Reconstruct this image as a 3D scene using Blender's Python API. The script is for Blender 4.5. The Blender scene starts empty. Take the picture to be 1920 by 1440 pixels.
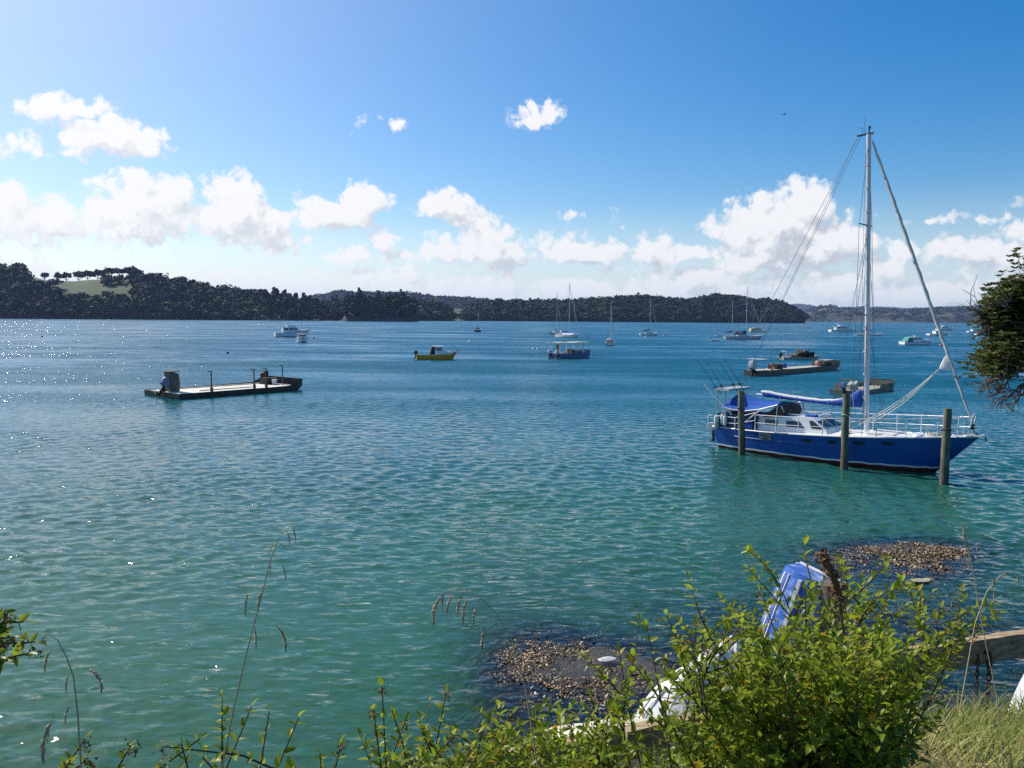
import bpy, math, random
import numpy as np
from mathutils import Vector, Matrix, noise as mnoise
random.seed(7); RNG = np.random.default_rng(7)
D = bpy.data; SC = bpy.context.scene; COL = SC.collection
R_ = math.radians
# ------------------------------------------------------------------ camera
F = 1500.0; CW, CH = 1920.0, 1440.0; H = 7.0
PITCH, ROLL = R_(4.73), R_(0.5)
CAM = Vector((0, 0, H))
_f = Vector((0, math.cos(PITCH), -math.sin(PITCH)))
_r0 = Vector((1, 0, 0)); _u0 = Vector((0, math.sin(PITCH), math.cos(PITCH)))
_r = _r0*math.cos(ROLL) + _u0*math.sin(ROLL)
_u = -_r0*math.sin(ROLL) + _u0*math.cos(ROLL)
cd = D.cameras.new('camera'); cam = D.objects.new('camera', cd); COL.objects.link(cam)
cd.sensor_width = 36; cd.lens = 36*F/CW; cd.clip_end = 40000; cd.clip_start = 0.05
cam.matrix_world = Matrix(((_r.x, _u.x, -_f.x, 0), (_r.y, _u.y, -_f.y, 0), (_r.z, _u.z, -_f.z, H), (0, 0, 0, 1)))
SC.camera = cam
def ray(px, py): return _f + _r*((px-CW/2)/F) + _u*((CH/2-py)/F)
def at(px, py, z=0.0):                      # pixel of the photograph -> point at height z
    d = ray(px, py); return CAM + d*((z-H)/d.z)
def atd(px, py, dist): return CAM + ray(px, py)*dist
def horizon(px):
    return CH/2 - F*(math.sin(PITCH)/math.cos(PITCH))/math.cos(ROLL) + (px-CW/2)*math.tan(ROLL)
def azel(px, py):
    d = ray(px, py); return math.atan2(d.x, d.y), math.atan2(d.z, math.hypot(d.x, d.y))
def shown(p):                               # world point -> pixel of the photograph
    v = Vector(p)-CAM; k = v.dot(_f); return CW/2+F*v.dot(_r)/k, CH/2-F*v.dot(_u)/k
# ------------------------------------------------------------------ light
SUN_AZ, SUN_EL = R_(-51), R_(40)            # azimuth from +Y, clockwise positive
SUND = Vector((math.sin(SUN_AZ)*math.cos(SUN_EL), math.cos(SUN_AZ)*math.cos(SUN_EL), math.sin(SUN_EL)))
sl = D.lights.new('sun', 'SUN'); sun = D.objects.new('sun', sl); COL.objects.link(sun)
sl.energy = 5.0; sl.angle = R_(0.53); sl.color = (1.0, 0.94, 0.85)
sun.rotation_euler = SUND.to_track_quat('Z', 'Y').to_euler(); sun.location = (-30, 20, 60)
vs = SC.view_settings; vs.view_transform = 'Standard'; vs.look = 'None'; vs.exposure = 0.0; vs.gamma = 1.0
cy = SC.cycles
cy.use_denoising = False; cy.max_bounces = 8; cy.diffuse_bounces = 3; cy.glossy_bounces = 3; cy.transmission_bounces = 4; cy.transparent_max_bounces = 8
cy.volume_bounces = 0; cy.caustics_reflective = False; cy.caustics_refractive = False
cy.sample_clamp_indirect = 1.5; cy.use_adaptive_sampling = True; cy.adaptive_threshold = 0.003
# ------------------------------------------------------------------ node helpers
class NT:
    def __init__(s, tree): s.t = tree; s.n = tree.nodes; s.l = tree.links
    def put(s, sock, v):
        if v is None: return
        if isinstance(v, bpy.types.NodeSocket): s.l.new(v, sock)
        elif isinstance(v, bpy.types.Node): s.l.new(v.outputs[0], sock)
        else: sock.default_value = v
    def node(s, typ, ins=None, **kw):
        n = s.n.new(typ)
        for k, v in kw.items(): setattr(n, k, v)
        for k, v in (ins or {}).items(): s.put(n.inputs[k], v)
        return n
    def m(s, op, a, b=None, c=None, clamp=False):
        n = s.n.new('ShaderNodeMath'); n.operation = op; n.use_clamp = clamp
        for i, v in enumerate((a, b, c)): s.put(n.inputs[i], v)
        return n.outputs[0]
    def v(s, op, a, b=None, out=0):
        n = s.n.new('ShaderNodeVectorMath'); n.operation = op
        s.put(n.inputs[0], a); s.put(n.inputs[1], b)
        return n.outputs['Value'] if op in ('LENGTH', 'DOT_PRODUCT', 'DISTANCE') else n.outputs[0]
    def noise(s, vec, scale, detail=3, rough=0.55, color=False, lac=2.0, dist=0.0, dim='3D'):
        n = s.n.new('ShaderNodeTexNoise'); n.noise_dimensions = dim
        for k, v in {'Vector': vec, 'Scale': scale, 'Detail': detail, 'Roughness': rough, 'Lacunarity': lac, 'Distortion': dist}.items(): s.put(n.inputs[k], v)
        return n.outputs['Color'] if color else n.outputs['Fac']
    def ramp(s, x, lo, hi, a=0.0, b=1.0, smooth=True):
        n = s.node('ShaderNodeMapRange', {0: x, 1: lo, 2: hi, 3: a, 4: b}); n.clamp = True
        if smooth: n.interpolation_type = 'SMOOTHSTEP'
        return n.outputs[0]
    def mix(s, f, a, b):
        n = s.n.new('ShaderNodeMix'); n.data_type = 'RGBA'; n.clamp_factor = True
        s.put(n.inputs[0], f)
        for i, v in ((6, a), (7, b)):
            if isinstance(v, tuple) and len(v) == 3: v = v+(1.0,)
            s.put(n.inputs[i], v)
        return n.outputs[2]
def c4(c): return tuple(c)+(1.0,) if len(c) == 3 else tuple(c)
# ------------------------------------------------------------------ sky with clouds (at infinity)
W = D.worlds.new('World'); SC.world = W; W.use_nodes = True
def build_sky():
    t = NT(W.node_tree); t.n.clear()
    sky = t.node('ShaderNodeTexSky', sky_type='NISHITA'); sky.sun_disc = False
    sky.sun_elevation = SUN_EL; sky.sun_rotation = SUN_AZ; sky.altitude = 0
    sky.air_density = 1.0; sky.dust_density = 0.7; sky.ozone_density = 3.0
    hs = t.node('ShaderNodeHueSaturation', {'Hue': 0.503, 'Saturation': 1.50, 'Value': 0.88, 'Color': sky.outputs[0]})
    dirn = t.node('ShaderNodeTexCoord').outputs['Generated']
    sp = t.node('ShaderNodeSeparateXYZ', {0: dirn})
    x, y, z = sp.outputs
    az = t.m('ARCTAN2', x, y)
    hz = t.m('SQRT', t.m('ADD', t.m('MULTIPLY', x, x), t.m('MULTIPLY', y, y)))
    el = t.m('ARCTAN2', z, hz)
    p = t.node('ShaderNodeCombineXYZ', {0: az, 1: el, 2: 0.0}).outputs[0]
    blobs = [  # x, y, half width, half height (px of the photograph), density
        (125,203,78,26,1.0),(205,252,105,34,1.05),(262,276,50,20,.9),(135,290,36,16,.6),(40,272,100,26,.5),(160,240,60,20,.8),
        (15,372,34,38,1.0),(70,415,120,48,.85),(185,352,28,12,.6),(60,455,70,14,.5),
        (262,400,95,62,1.25),(243,345,32,36,.9),(330,362,42,32,1.0),(250,428,90,28,1.1),(285,440,50,18,.9),
        (450,395,70,58,1.2),(440,350,34,36,1.0),(480,425,85,46,1.15),(400,415,60,36,1.0),(525,455,46,26,.8),(575,452,20,14,.6),
        (630,402,92,38,1.15),(680,380,50,40,1.15),(600,412,60,26,.9),(720,455,44,28,.85),(650,482,70,16,.75),
        (838,388,56,32,1.1),(870,405,40,26,.8),(912,440,60,42,1.1),(930,475,70,42,1.2),(830,468,62,30,1.0),(740,480,50,18,.6),
        (1090,472,95,32,1.15),(1018,452,28,20,.8),(1080,455,30,20,.8),(1150,470,40,30,.9),
        (1010,220,50,30,1.0),(1030,212,34,20,.9),(740,233,26,18,.45),(680,230,18,16,.35),(1065,403,22,14,.45),(1155,403,14,18,.3),
        (1217,466,40,34,1.05),(1265,482,60,24,.9),(1300,478,30,20,.7),
        (1450,440,118,74,1.4),(1512,388,52,52,1.25),(1420,398,34,34,.85),(1435,380,22,18,.7),(1390,435,50,40,1.0),(1545,455,80,56,1.3),(1440,488,110,34,1.2),(1600,450,40,40,.9),
        (1690,472,34,20,.8),(1650,500,70,24,.8),(1830,468,90,26,1.0),(1780,470,50,24,.8),(1905,472,50,24,.9),(1825,412,85,10,.5),
        (2050,430,140,60,1.2),(2300,380,160,70,1.2),(-120,400,120,70,1.2),(-350,330,140,70,1.2),(-300,470,200,40,1.0),(2600,440,200,60,1.1)]
    g = D.node_groups.new('cloud_density', 'ShaderNodeTree')
    g.interface.new_socket('P', in_out='INPUT', socket_type='NodeSocketVector')
    g.interface.new_socket('D', in_out='OUTPUT', socket_type='NodeSocketFloat')
    q = NT(g); gi = q.node('NodeGroupInput'); go = q.node('NodeGroupOutput')
    P0 = gi.outputs[0]
    warp = q.v('SUBTRACT', q.noise(P0, 22, 3, 0.55, color=True, dim='2D'), (0.5, 0.5, 0.5))
    P = q.v('ADD', P0, q.v('MULTIPLY', warp, (0.034, 0.03, 0.0)))
    d = None
    for (bx, by, rx, ry, w) in blobs:
        a, e = azel(bx, by)
        u = q.v('MULTIPLY', q.v('SUBTRACT', P, (a, e, 0)), (F/rx*0.90, F/ry*0.90, 0))
        b = q.m('MULTIPLY_ADD', q.v('LENGTH', u), -w, w)
        d = b if d is None else q.m('SMOOTH_MAX', d, b, 0.12)
    d = q.m('MAXIMUM', d, -0.6)
    sx = q.node('ShaderNodeSeparateXYZ', {0: P0})
    band = q.ramp(sx.outputs[1], R_(5.6), R_(1.6), -0.55, 0.60)      # the low bank along the horizon
    lowp = q.v('MULTIPLY', P0, (1.0, 2.2, 1.0))
    band = q.m('ADD', band, q.m('MULTIPLY', q.m('SUBTRACT', q.noise(lowp, 11, 3, 0.5, dim='2D'), 0.5), 1.5))
    d = q.m('MAXIMUM', d, band)
    n1 = q.m('SUBTRACT', q.noise(P0, 40, 6, 0.62, dim='2D'), 0.5)
    vor = q.n.new('ShaderNodeTexVoronoi'); vor.voronoi_dimensions = '2D'; vor.feature = 'F1'
    for k, v in {'Vector': P, 'Scale': 62.0, 'Detail': 1.0, 'Roughness': 0.5, 'Lacunarity': 2.3}.items(): q.put(vor.inputs[k], v)
    bill = q.m('SUBTRACT', 0.42, vor.outputs['Distance'])
    d = q.m('ADD', d, q.m('ADD', q.m('MULTIPLY', n1, 1.2), q.m('MULTIPLY', bill, 0.36)))
    q.put(go.inputs[0], d)
    def dens(v):
        gn = t.n.new('ShaderNodeGroup'); gn.node_tree = g; t.put(gn.inputs[0], v); return gn.outputs[0]
    d0 = dens(p)
    d1 = dens(t.v('ADD', p, (-0.012, 0.017, 0.0)))
    alpha = t.ramp(d0, 0.0, 0.42)
    thin = t.ramp(el, R_(-1), R_(5), 0.80, 1.0)
    alpha = t.m('MULTIPLY', alpha, thin)
    lit = t.m('SUBTRACT', 0.72, t.m('MULTIPLY', t.m('SUBTRACT', d1, d0), 1.0))
    lit = t.m('SUBTRACT', lit, t.ramp(d1, 0.35, 1.6, 0.0, 0.5))
    lit = t.ramp(lit, 0.0, 1.0)
    glow = t.ramp(az, R_(-36), R_(20), 1.0, 0.0)                        # nearer the sun the clouds are thinner-looking and brighter
    shade = t.mix(glow, (3.9, 4.2, 4.7), (5.2, 5.45, 5.7))
    white = t.mix(glow, (6.2, 6.3, 6.45), (6.7, 6.7, 6.75))
    cc = t.mix(lit, shade, white)
    lowmix = t.ramp(el, R_(0.0), R_(4.0), 0.55, 0.0)
    cc = t.mix(lowmix, cc, (5.2, 5.7, 6.2))
    sd = t.m('MAXIMUM', t.v('DOT_PRODUCT', dirn, tuple(SUND)), 0.0)
    aur = t.m('ADD', t.m('MULTIPLY', t.m('POWER', sd, 3.0), 0.36), t.m('MULTIPLY', t.m('POWER', sd, 12.0), 0.4))   # aureole round the sun
    air = t.m('MAXIMUM', t.ramp(el, R_(9.5), R_(-1.5), 0.0, 0.88), t.m('MINIMUM', aur, 0.9))
    clear = t.mix(air, hs.outputs[0], t.mix(glow, (4.9, 5.7, 6.5), (6.0, 6.4, 6.8)))
    col = t.mix(alpha, clear, cc)
    bg = t.node('ShaderNodeBackground', {'Color': col, 'Strength': 0.15})
    out = t.node('ShaderNodeOutputWorld', {'Surface': bg.outputs[0]})
build_sky()
W.cycles.sampling_method = 'MANUAL'; W.cycles.sample_map_resolution = 512
# ------------------------------------------------------------------ materials
MATS = {}
def mat(name, color, rough=0.5, metal=0.0, spec=0.5, var=0.0, vscale=6.0, bump=0.0, bscale=40.0, dirt=None, dscale=3.0, damt=0.5, coat=0.0, trans=0.0):
    if name in MATS: return MATS[name]
    m = D.materials.new(name); m.use_nodes = True; MATS[name] = m
    t = NT(m.node_tree); b = t.n['Principled BSDF']
    oc = t.node('ShaderNodeTexCoord').outputs['Object']
    col = c4(color)
    if var: 
        n = t.noise(oc, vscale, 5, 0.6)
        lo = tuple(c*(1-var) for c in color); hi = tuple(min(1, c*(1+var)) for c in color)
        col = t.mix(t.ramp(n, 0.3, 0.7), lo, hi)
    if dirt:
        n = t.noise(oc, dscale, 6, 0.7)
        col = t.mix(t.ramp(n, 0.62-damt*0.3, 0.85-damt*0.2), col, dirt)
    t.put(b.inputs['Base Color'], col)
    b.inputs['Roughness'].default_value = rough; b.inputs['Metallic'].default_value = metal
    b.inputs['Specular IOR Level'].default_value = spec
    if coat: b.inputs['Coat Weight'].default_value = coat; b.inputs['Coat Roughness'].default_value = 0.1
    if bump:
        bn = t.node('ShaderNodeBump', {'Height': t.noise(oc, bscale, 4, 0.6), 'Strength': bump, 'Distance': 0.02})
        t.put(b.inputs['Normal'], bn.outputs[0])
    return m
# ------------------------------------------------------------------ object helpers
def props(o, label=None, cat=None, group=None, kind=None):
    if label: o['label'] = label
    if cat: o['category'] = cat
    if group: o['group'] = group
    if kind: o['kind'] = kind
    return o
def empty(name, loc, rz=0.0, label=None, cat=None, group=None, rot=None):
    o = D.objects.new(name, None); COL.objects.link(o); o.empty_display_size = 0.2
    o.location = loc; o.rotation_euler = rot if rot else (0, 0, rz)
    return props(o, label, cat, group)
def mesh_np(name, verts, faces, material, smooth=False, parent=None, attrs=None):
    """verts (N,3) array, faces (M,k) array -> one mesh object"""
    me = D.meshes.new(name); verts = np.asarray(verts, np.float32); faces = np.asarray(faces, np.int32)
    k = faces.shape[1]
    me.vertices.add(len(verts)); me.vertices.foreach_set('co', verts.ravel())
    me.loops.add(faces.size); me.loops.foreach_set('vertex_index', faces.ravel())
    me.polygons.add(len(faces)); me.polygons.foreach_set('loop_start', np.arange(0, faces.size, k, dtype=np.int32))
    me.polygons.foreach_set('loop_total', np.full(len(faces), k, np.int32))
    if smooth: me.polygons.foreach_set('use_smooth', np.ones(len(faces), bool))
    for an, av in (attrs or {}).items():
        a = me.attributes.new(an, 'FLOAT', 'POINT'); a.data.foreach_set('value', np.asarray(av, np.float32))
    me.update(calc_edges=True); me.validate()
    if material: me.materials.append(material)
    o = D.objects.new(name, me); COL.objects.link(o)
    if parent: o.parent = parent
    return o
class MB:
    """collects simple solids into ONE mesh"""
    def __init__(s): s.v = []; s.f = []
    def add(s, vs, fs):
        k = len(s.v); s.v += [tuple(p) for p in vs]; s.f += [tuple(i+k for i in f) for f in fs]; return s
    def box(s, c, d, rot=None):
        x, y, z = d[0]/2, d[1]/2, d[2]/2
        vs = [Vector(p) for p in ((-x,-y,-z),(x,-y,-z),(x,y,-z),(-x,y,-z),(-x,-y,z),(x,-y,z),(x,y,z),(-x,y,z))]
        if rot is not None: vs = [rot @ p for p in vs]
        return s.add([p+Vector(c) for p in vs], [(3,2,1,0),(4,5,6,7),(0,1,5,4),(1,2,6,5),(2,3,7,6),(3,0,4,7)])
    def bar(s, a, b, w, h):
        a, b = Vector(a), Vector(b); q = (b-a).to_track_quat('X', 'Z').to_matrix()
        return s.box((a+b)/2, ((b-a).length, w, h), q)
    def tube(s, pts, r, n=8, r2=None, cap=True):
        pts = [Vector(p) for p in pts]; m = len(pts); rr = r if isinstance(r, (list, tuple)) else [r+(((r2 if r2 is not None else r)-r)*i/(m-1)) for i in range(m)]
        vs = []; prev = None
        for i, p in enumerate(pts):
            t = (pts[min(i+1, m-1)]-pts[max(i-1, 0)]).normalized()
            if prev is None:
                a = Vector((0, 0, 1)) if abs(t.z) < 0.9 else Vector((1, 0, 0)); u = t.cross(a).normalized()
            else:
                u = (prev - t*prev.dot(t)).normalized()
            prev = u; w = t.cross(u)
            for k in range(n):
                a = 2*math.pi*k/n; vs.append(p+(u*math.cos(a)+w*math.sin(a))*rr[i])
        fs = [(i*n+k, i*n+(k+1) % n, (i+1)*n+(k+1) % n, (i+1)*n+k) for i in range(m-1) for k in range(n)]
        if cap: fs += [tuple(range(n-1, -1, -1)), tuple(range((m-1)*n, m*n))]
        return s.add(vs, fs)
    def lathe(s, c, prof, n=16, axis=None):
        """prof: list of (r, z) up the axis"""
        q = Vector(axis).to_track_quat('Z', 'X').to_matrix() if axis else Matrix.Identity(3)
        vs = [Vector(c)+q @ Vector((r*math.cos(2*math.pi*k/n), r*math.sin(2*math.pi*k/n), z)) for r, z in prof for k in range(n)]
        m = len(prof)
        fs = [(i*n+k, i*n+(k+1) % n, (i+1)*n+(k+1) % n, (i+1)*n+k) for i in range(m-1) for k in range(n)]
        fs += [tuple(range(n-1, -1, -1)), tuple(range((m-1)*n, m*n))]
        return s.add(vs, fs)
    def ball(s, c, r, n=12, sc=(1,1,1)):
        m = n//2
        prof = [(max(1e-3, math.sin(math.pi*i/m)), -math.cos(math.pi*i/m)) for i in range(m+1)]
        vs = [(c[0]+r*sc[0]*a*math.cos(2*math.pi*k/n), c[1]+r*sc[1]*a*math.sin(2*math.pi*k/n), c[2]+r*sc[2]*b) for a, b in prof for k in range(n)]
        fs = [(i*n+k, i*n+(k+1) % n, (i+1)*n+(k+1) % n, (i+1)*n+k) for i in range(m) for k in range(n)]
        return s.add(vs, fs)
    def prism(s, prof, y0, y1, taper=None):
        """prof: (x,z) polygon, extruded from y0 to y1; taper: list of y-insets per profile point"""
        n = len(prof); tp = taper or [0]*n
        vs = [(x, y0+t, z) for (x, z), t in zip(prof, tp)]+[(x, y1-t, z) for (x, z), t in zip(prof, tp)]
        fs = [tuple(range(n)), tuple(range(2*n-1, n-1, -1))]+[(i, i+n, (i+1) % n+n, (i+1) % n) for i in range(n)]
        return s.add(vs, fs)
    def slab(s, poly, z0, z1):
        n = len(poly); vs = [(x, y, z0) for x, y in poly]+[(x, y, z1) for x, y in poly]
        fs = [tuple(range(n-1, -1, -1)), tuple(range(n, 2*n))]+[(i, (i+1) % n, (i+1) % n+n, i+n) for i in range(n)]
        return s.add(vs, fs)
    def grid(s, rows, close=False):
        """rows: list of equal-length point lists"""
        n = len(rows[0]); vs = [p for r in rows for p in r]; c = n if close else n-1
        return s.add(vs, [(i*n+k, i*n+(k+1) % n, (i+1)*n+(k+1) % n, (i+1)*n+k) for i in range(len(rows)-1) for k in range(c)])
    def build(s, name, material, parent=None, smooth=False, bevel=0.0, solid=0.0, label=None, angle=35, subsurf=0):
        me = D.meshes.new(name); me.from_pydata(s.v, [], s.f); me.validate()
        import bmesh
        bm = bmesh.new(); bm.from_mesh(me); bmesh.ops.recalc_face_normals(bm, faces=bm.faces); bm.to_mesh(me); bm.free()
        if material: me.materials.append(material)
        o = D.objects.new(name, me); COL.objects.link(o)
        if parent: o.parent = parent
        if solid:
            md = o.modifiers.new('solid', 'SOLIDIFY'); md.thickness = solid; md.offset = 0
        if bevel:
            md = o.modifiers.new('bevel', 'BEVEL'); md.width = bevel; md.segments = 2; md.limit_method = 'ANGLE'
        if subsurf:
            md = o.modifiers.new('sub', 'SUBSURF'); md.levels = md.render_levels = subsurf
        if smooth:
            me.polygons.foreach_set('use_smooth', [True]*len(me.polygons))
            if angle < 180: me.set_sharp_from_angle(angle=R_(angle))
        if label: o['label'] = label
        return o
def copy_tree(o, parent=None):
    c = o.copy(); COL.objects.link(c)
    if parent is not None: c.parent = parent
    for ch in [x for x in D.objects if x.parent == o]: copy_tree(ch, c)
    return c
# ------------------------------------------------------------------ ground and water
def _hash(i, j, s):
    n = (i*374761393 + j*668265263 + s*1442695041) & 0xFFFFFFFF
    n = ((n ^ (n >> 13))*1274126177) & 0xFFFFFFFF
    return ((n ^ (n >> 16)) & 0xFFFF)/65535.0
def vnoise(x, y, s=0):
    xi = np.floor(x).astype(np.int64); yi = np.floor(y).astype(np.int64); fx = x-xi; fy = y-yi
    fx = fx*fx*(3-2*fx); fy = fy*fy*(3-2*fy)
    a = _hash(xi, yi, s); b = _hash(xi+1, yi, s); c = _hash(xi, yi+1, s); d = _hash(xi+1, yi+1, s)
    return (a*(1-fx)+b*fx)*(1-fy)+(c*(1-fx)+d*fx)*fy
def fbm(x, y, s=0, o=5, g=0.5):
    r = 0; a = 1; t = 0
    for k in range(o): r = r+a*(vnoise(x*2**k+k*17.3, y*2**k+k*9.1, s+k)-0.5); t += a; a *= g
    return r/t*2
def sstep(x, a, b):
    t = np.clip((x-a)/(b-a), 0, 1); return t*t*(3-2*t)
def wall_y(x): return 6.1+(x-1.0)*0.475
REEF = [(0.75, 16.4, 1.7, 1.7, .42), (2.2, 15.3, 1.6, 1.3, .36), (11.0, 23.0, 3.4, 2.2, 1.0), (9.4, 18.6, 4.2, 2.2, .45), (5.5, 17.0, 2.5, 1.2, .3), (13.5, 24.8, 3.0, 1.6, .85), (4.6, 19.2, 2.0, .8, .2)]
def reef(x, y):
    r = 0
    for (cx, cy_, rx, ry, w) in REEF: r = r+w*np.exp(-(((x-cx)/rx)**2+((y-cy_)/ry)**2)**1.5)
    return r
def ground(x, y):
    x = np.asarray(x, float); y = np.asarray(y, float)
    right = sstep(x, -0.5, 1.6)
    bl = np.interp(y, [-30, 0.8, 2, 4, 6, 9], [5.45, 5.4, 4.75, 3.7, 2.4, 1.6])
    br = np.interp(y, [-30, 1.0, 2.5, 4, 6, 7.2, 9], [5.45, 5.4, 4.98, 4.52, 3.75, 3.2, 2.8])
    bank = bl*(1-right)+br*right + 0.10*fbm(x*1.3, y*1.3, 3, 4)
    s = y-wall_y(x)
    bank = bank - sstep(s, -1.3, -0.1)*1.0*right
    shelf = np.interp(y, [5, 8, 13, 16, 18.5, 24, 35, 60, 120, 400], [0.6, 0.35, 0.02, -0.16, -0.55, -1.0, -2.2, -4, -6, -9])
    sand = np.interp(y, [4, 6, 9, 13, 20, 40, 120, 400], [0.4, -0.1, -0.55, -0.95, -1.7, -3.2, -6, -9])
    q = sstep(x+0.35*(y-14)*0.2+0.8*fbm(x*.3, y*.3, 9, 3), -3.0, 0.2)*(1-sstep(x, 30, 60)*0.4)
    bed = sand*(1-q)+shelf*q
    near = 1-sstep(np.hypot(x, y), 40, 90)
    bed = bed + reef(x, y)*near
    rough = (0.16*fbm(x*.9, y*.9, 21, 5, .55)+0.05*fbm(x*4, y*4, 31, 3))*near
    bed = bed + rough*(0.25+0.75*q)
    over = sstep(s, .2, 2.5)
    bed = np.where(bed > -.04, -.04+(bed+.04)*(1-.84*over), bed)
    k = sstep(s, 0.0, 0.25)
    z = bank*(1-k)+bed*k
    return z
def graded(a, b, step, far, grow=1.12):
    mid = list(np.arange(a, b+1e-6, step)); st = step
    while mid[-1] < far: st *= grow; mid.append(mid[-1]+st)
    st = step
    while mid[0] > -far: st *= grow; mid.insert(0, mid[0]-st)
    return np.array(mid)
def build_ground():
    gx = graded(-9, 20, 0.10, 9000); gy = graded(-1, 28, 0.10, 9000)
    X, Y = np.meshgrid(gx, gy); Z = ground(X, Y); Z = np.where(Y < -1, np.minimum(Z, 5.6), Z)
    n, m = len(gx), len(gy)
    idx = np.arange(n*m).reshape(m, n)
    q = np.stack([idx[:-1, :-1], idx[:-1, 1:], idx[1:, 1:], idx[1:, :-1]], -1).reshape(-1, 4)
    v = np.stack([X, Y, Z], -1).reshape(-1, 3)
    m_ = D.materials.new('ground_soil_rock_sand'); m_.use_nodes = True; t = NT(m_.node_tree); b = t.n['Principled BSDF']
    geo = t.node('ShaderNodeNewGeometry'); P = geo.outputs['Position']
    s = t.node('ShaderNodeSeparateXYZ', {0: P}); x, y, z = s.outputs
    n1 = t.noise(P, 1.7, 7, .62); n2 = t.noise(P, 9, 6, .65); n3 = t.noise(P, 0.5, 3, .5)
    soil = t.mix(t.ramp(n2, .35, .65), (0.05, 0.035, 0.018), (0.13, 0.10, 0.05))
    rock = t.mix(t.ramp(n1, .3, .7), (0.022, 0.020, 0.019), (0.080, 0.066, 0.048))
    rock = t.mix(t.ramp(n2, .50, .75), rock, (0.085, 0.068, 0.042)); rock = t.mix(t.ramp(t.noise(P, 34, 4, .7), .60, .72), rock, (0.20, 0.16, 0.10))
    sand = t.mix(t.ramp(n1, .3, .7), (0.16, 0.17, 0.09), (0.30, 0.29, 0.16))
    rq = t.ramp(t.m('ADD', x, t.m('MULTIPLY', n3, 3.0)), -1.0, 1.8)
    patch = t.ramp(t.noise(P, 0.28, 4, .6), .48, .6)
    rq = t.m('MAXIMUM', rq, t.m('MULTIPLY', patch, 0.55))
    under = t.mix(rq, sand, t.mix(t.ramp(z, -.02, -.25), rock, t.mix(t.ramp(n1, .3, .7), (0.06, 0.05, 0.03), (0.24, 0.19, 0.11))))
    weed = t.ramp(t.noise(P, 3.2, 6, .7), .5, .68)
    under = t.mix(t.m('MULTIPLY', weed, 0.5), under, (0.045, 0.042, 0.016))
    vo = t.n.new('ShaderNodeTexVoronoi'); t.put(vo.inputs['Vector'], t.v('MULTIPLY', P, (1.0, .75, 1.0))); vo.inputs['Scale'].default_value = 21.0
    cell = t.node('ShaderNodeSeparateColor', {0: vo.outputs['Color']}).outputs[0]
    crust = t.mix(t.ramp(cell, .15, .95), (0.035, 0.025, 0.016), (0.42, 0.28, 0.14)); crust = t.mix(t.ramp(vo.outputs['Distance'], .35, .75), crust, (0.02, 0.015, 0.012))
    cm = t.m('MULTIPLY', t.ramp(t.m('ADD', t.noise(P, .62, 8, .68), t.m('MULTIPLY', t.noise(P, 5, 5, .7), .22)), .575, .66), t.ramp(t.m('ADD', x, t.m('MULTIPLY', n3, 3.0)), -1.5, .8))
    cm = t.m('MULTIPLY', cm, t.m('MULTIPLY', t.ramp(z, .5, .25), t.ramp(y, 12.6, 14.2)))
    under = t.mix(cm, under, crust)
    col = t.mix(t.ramp(z, 0.7, 1.6), under, soil)
    t.put(b.inputs['Base Color'], col); 
    t.put(b.inputs['Roughness'], t.ramp(z, 0.1, 0.5, 0.35, 0.9))
    bn = t.node('ShaderNodeBump', {'Height': t.m('SUBTRACT', t.noise(P, 7, 8, .7), t.m('MULTIPLY', t.m('MULTIPLY', vo.outputs['Distance'], cm), .6)), 'Strength': 1.0, 'Distance': 0.16}); t.put(b.inputs['Normal'], bn.outputs[0])
    props(mesh_np('ground', v, q, m_, smooth=True), kind='structure')
build_ground()

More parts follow.
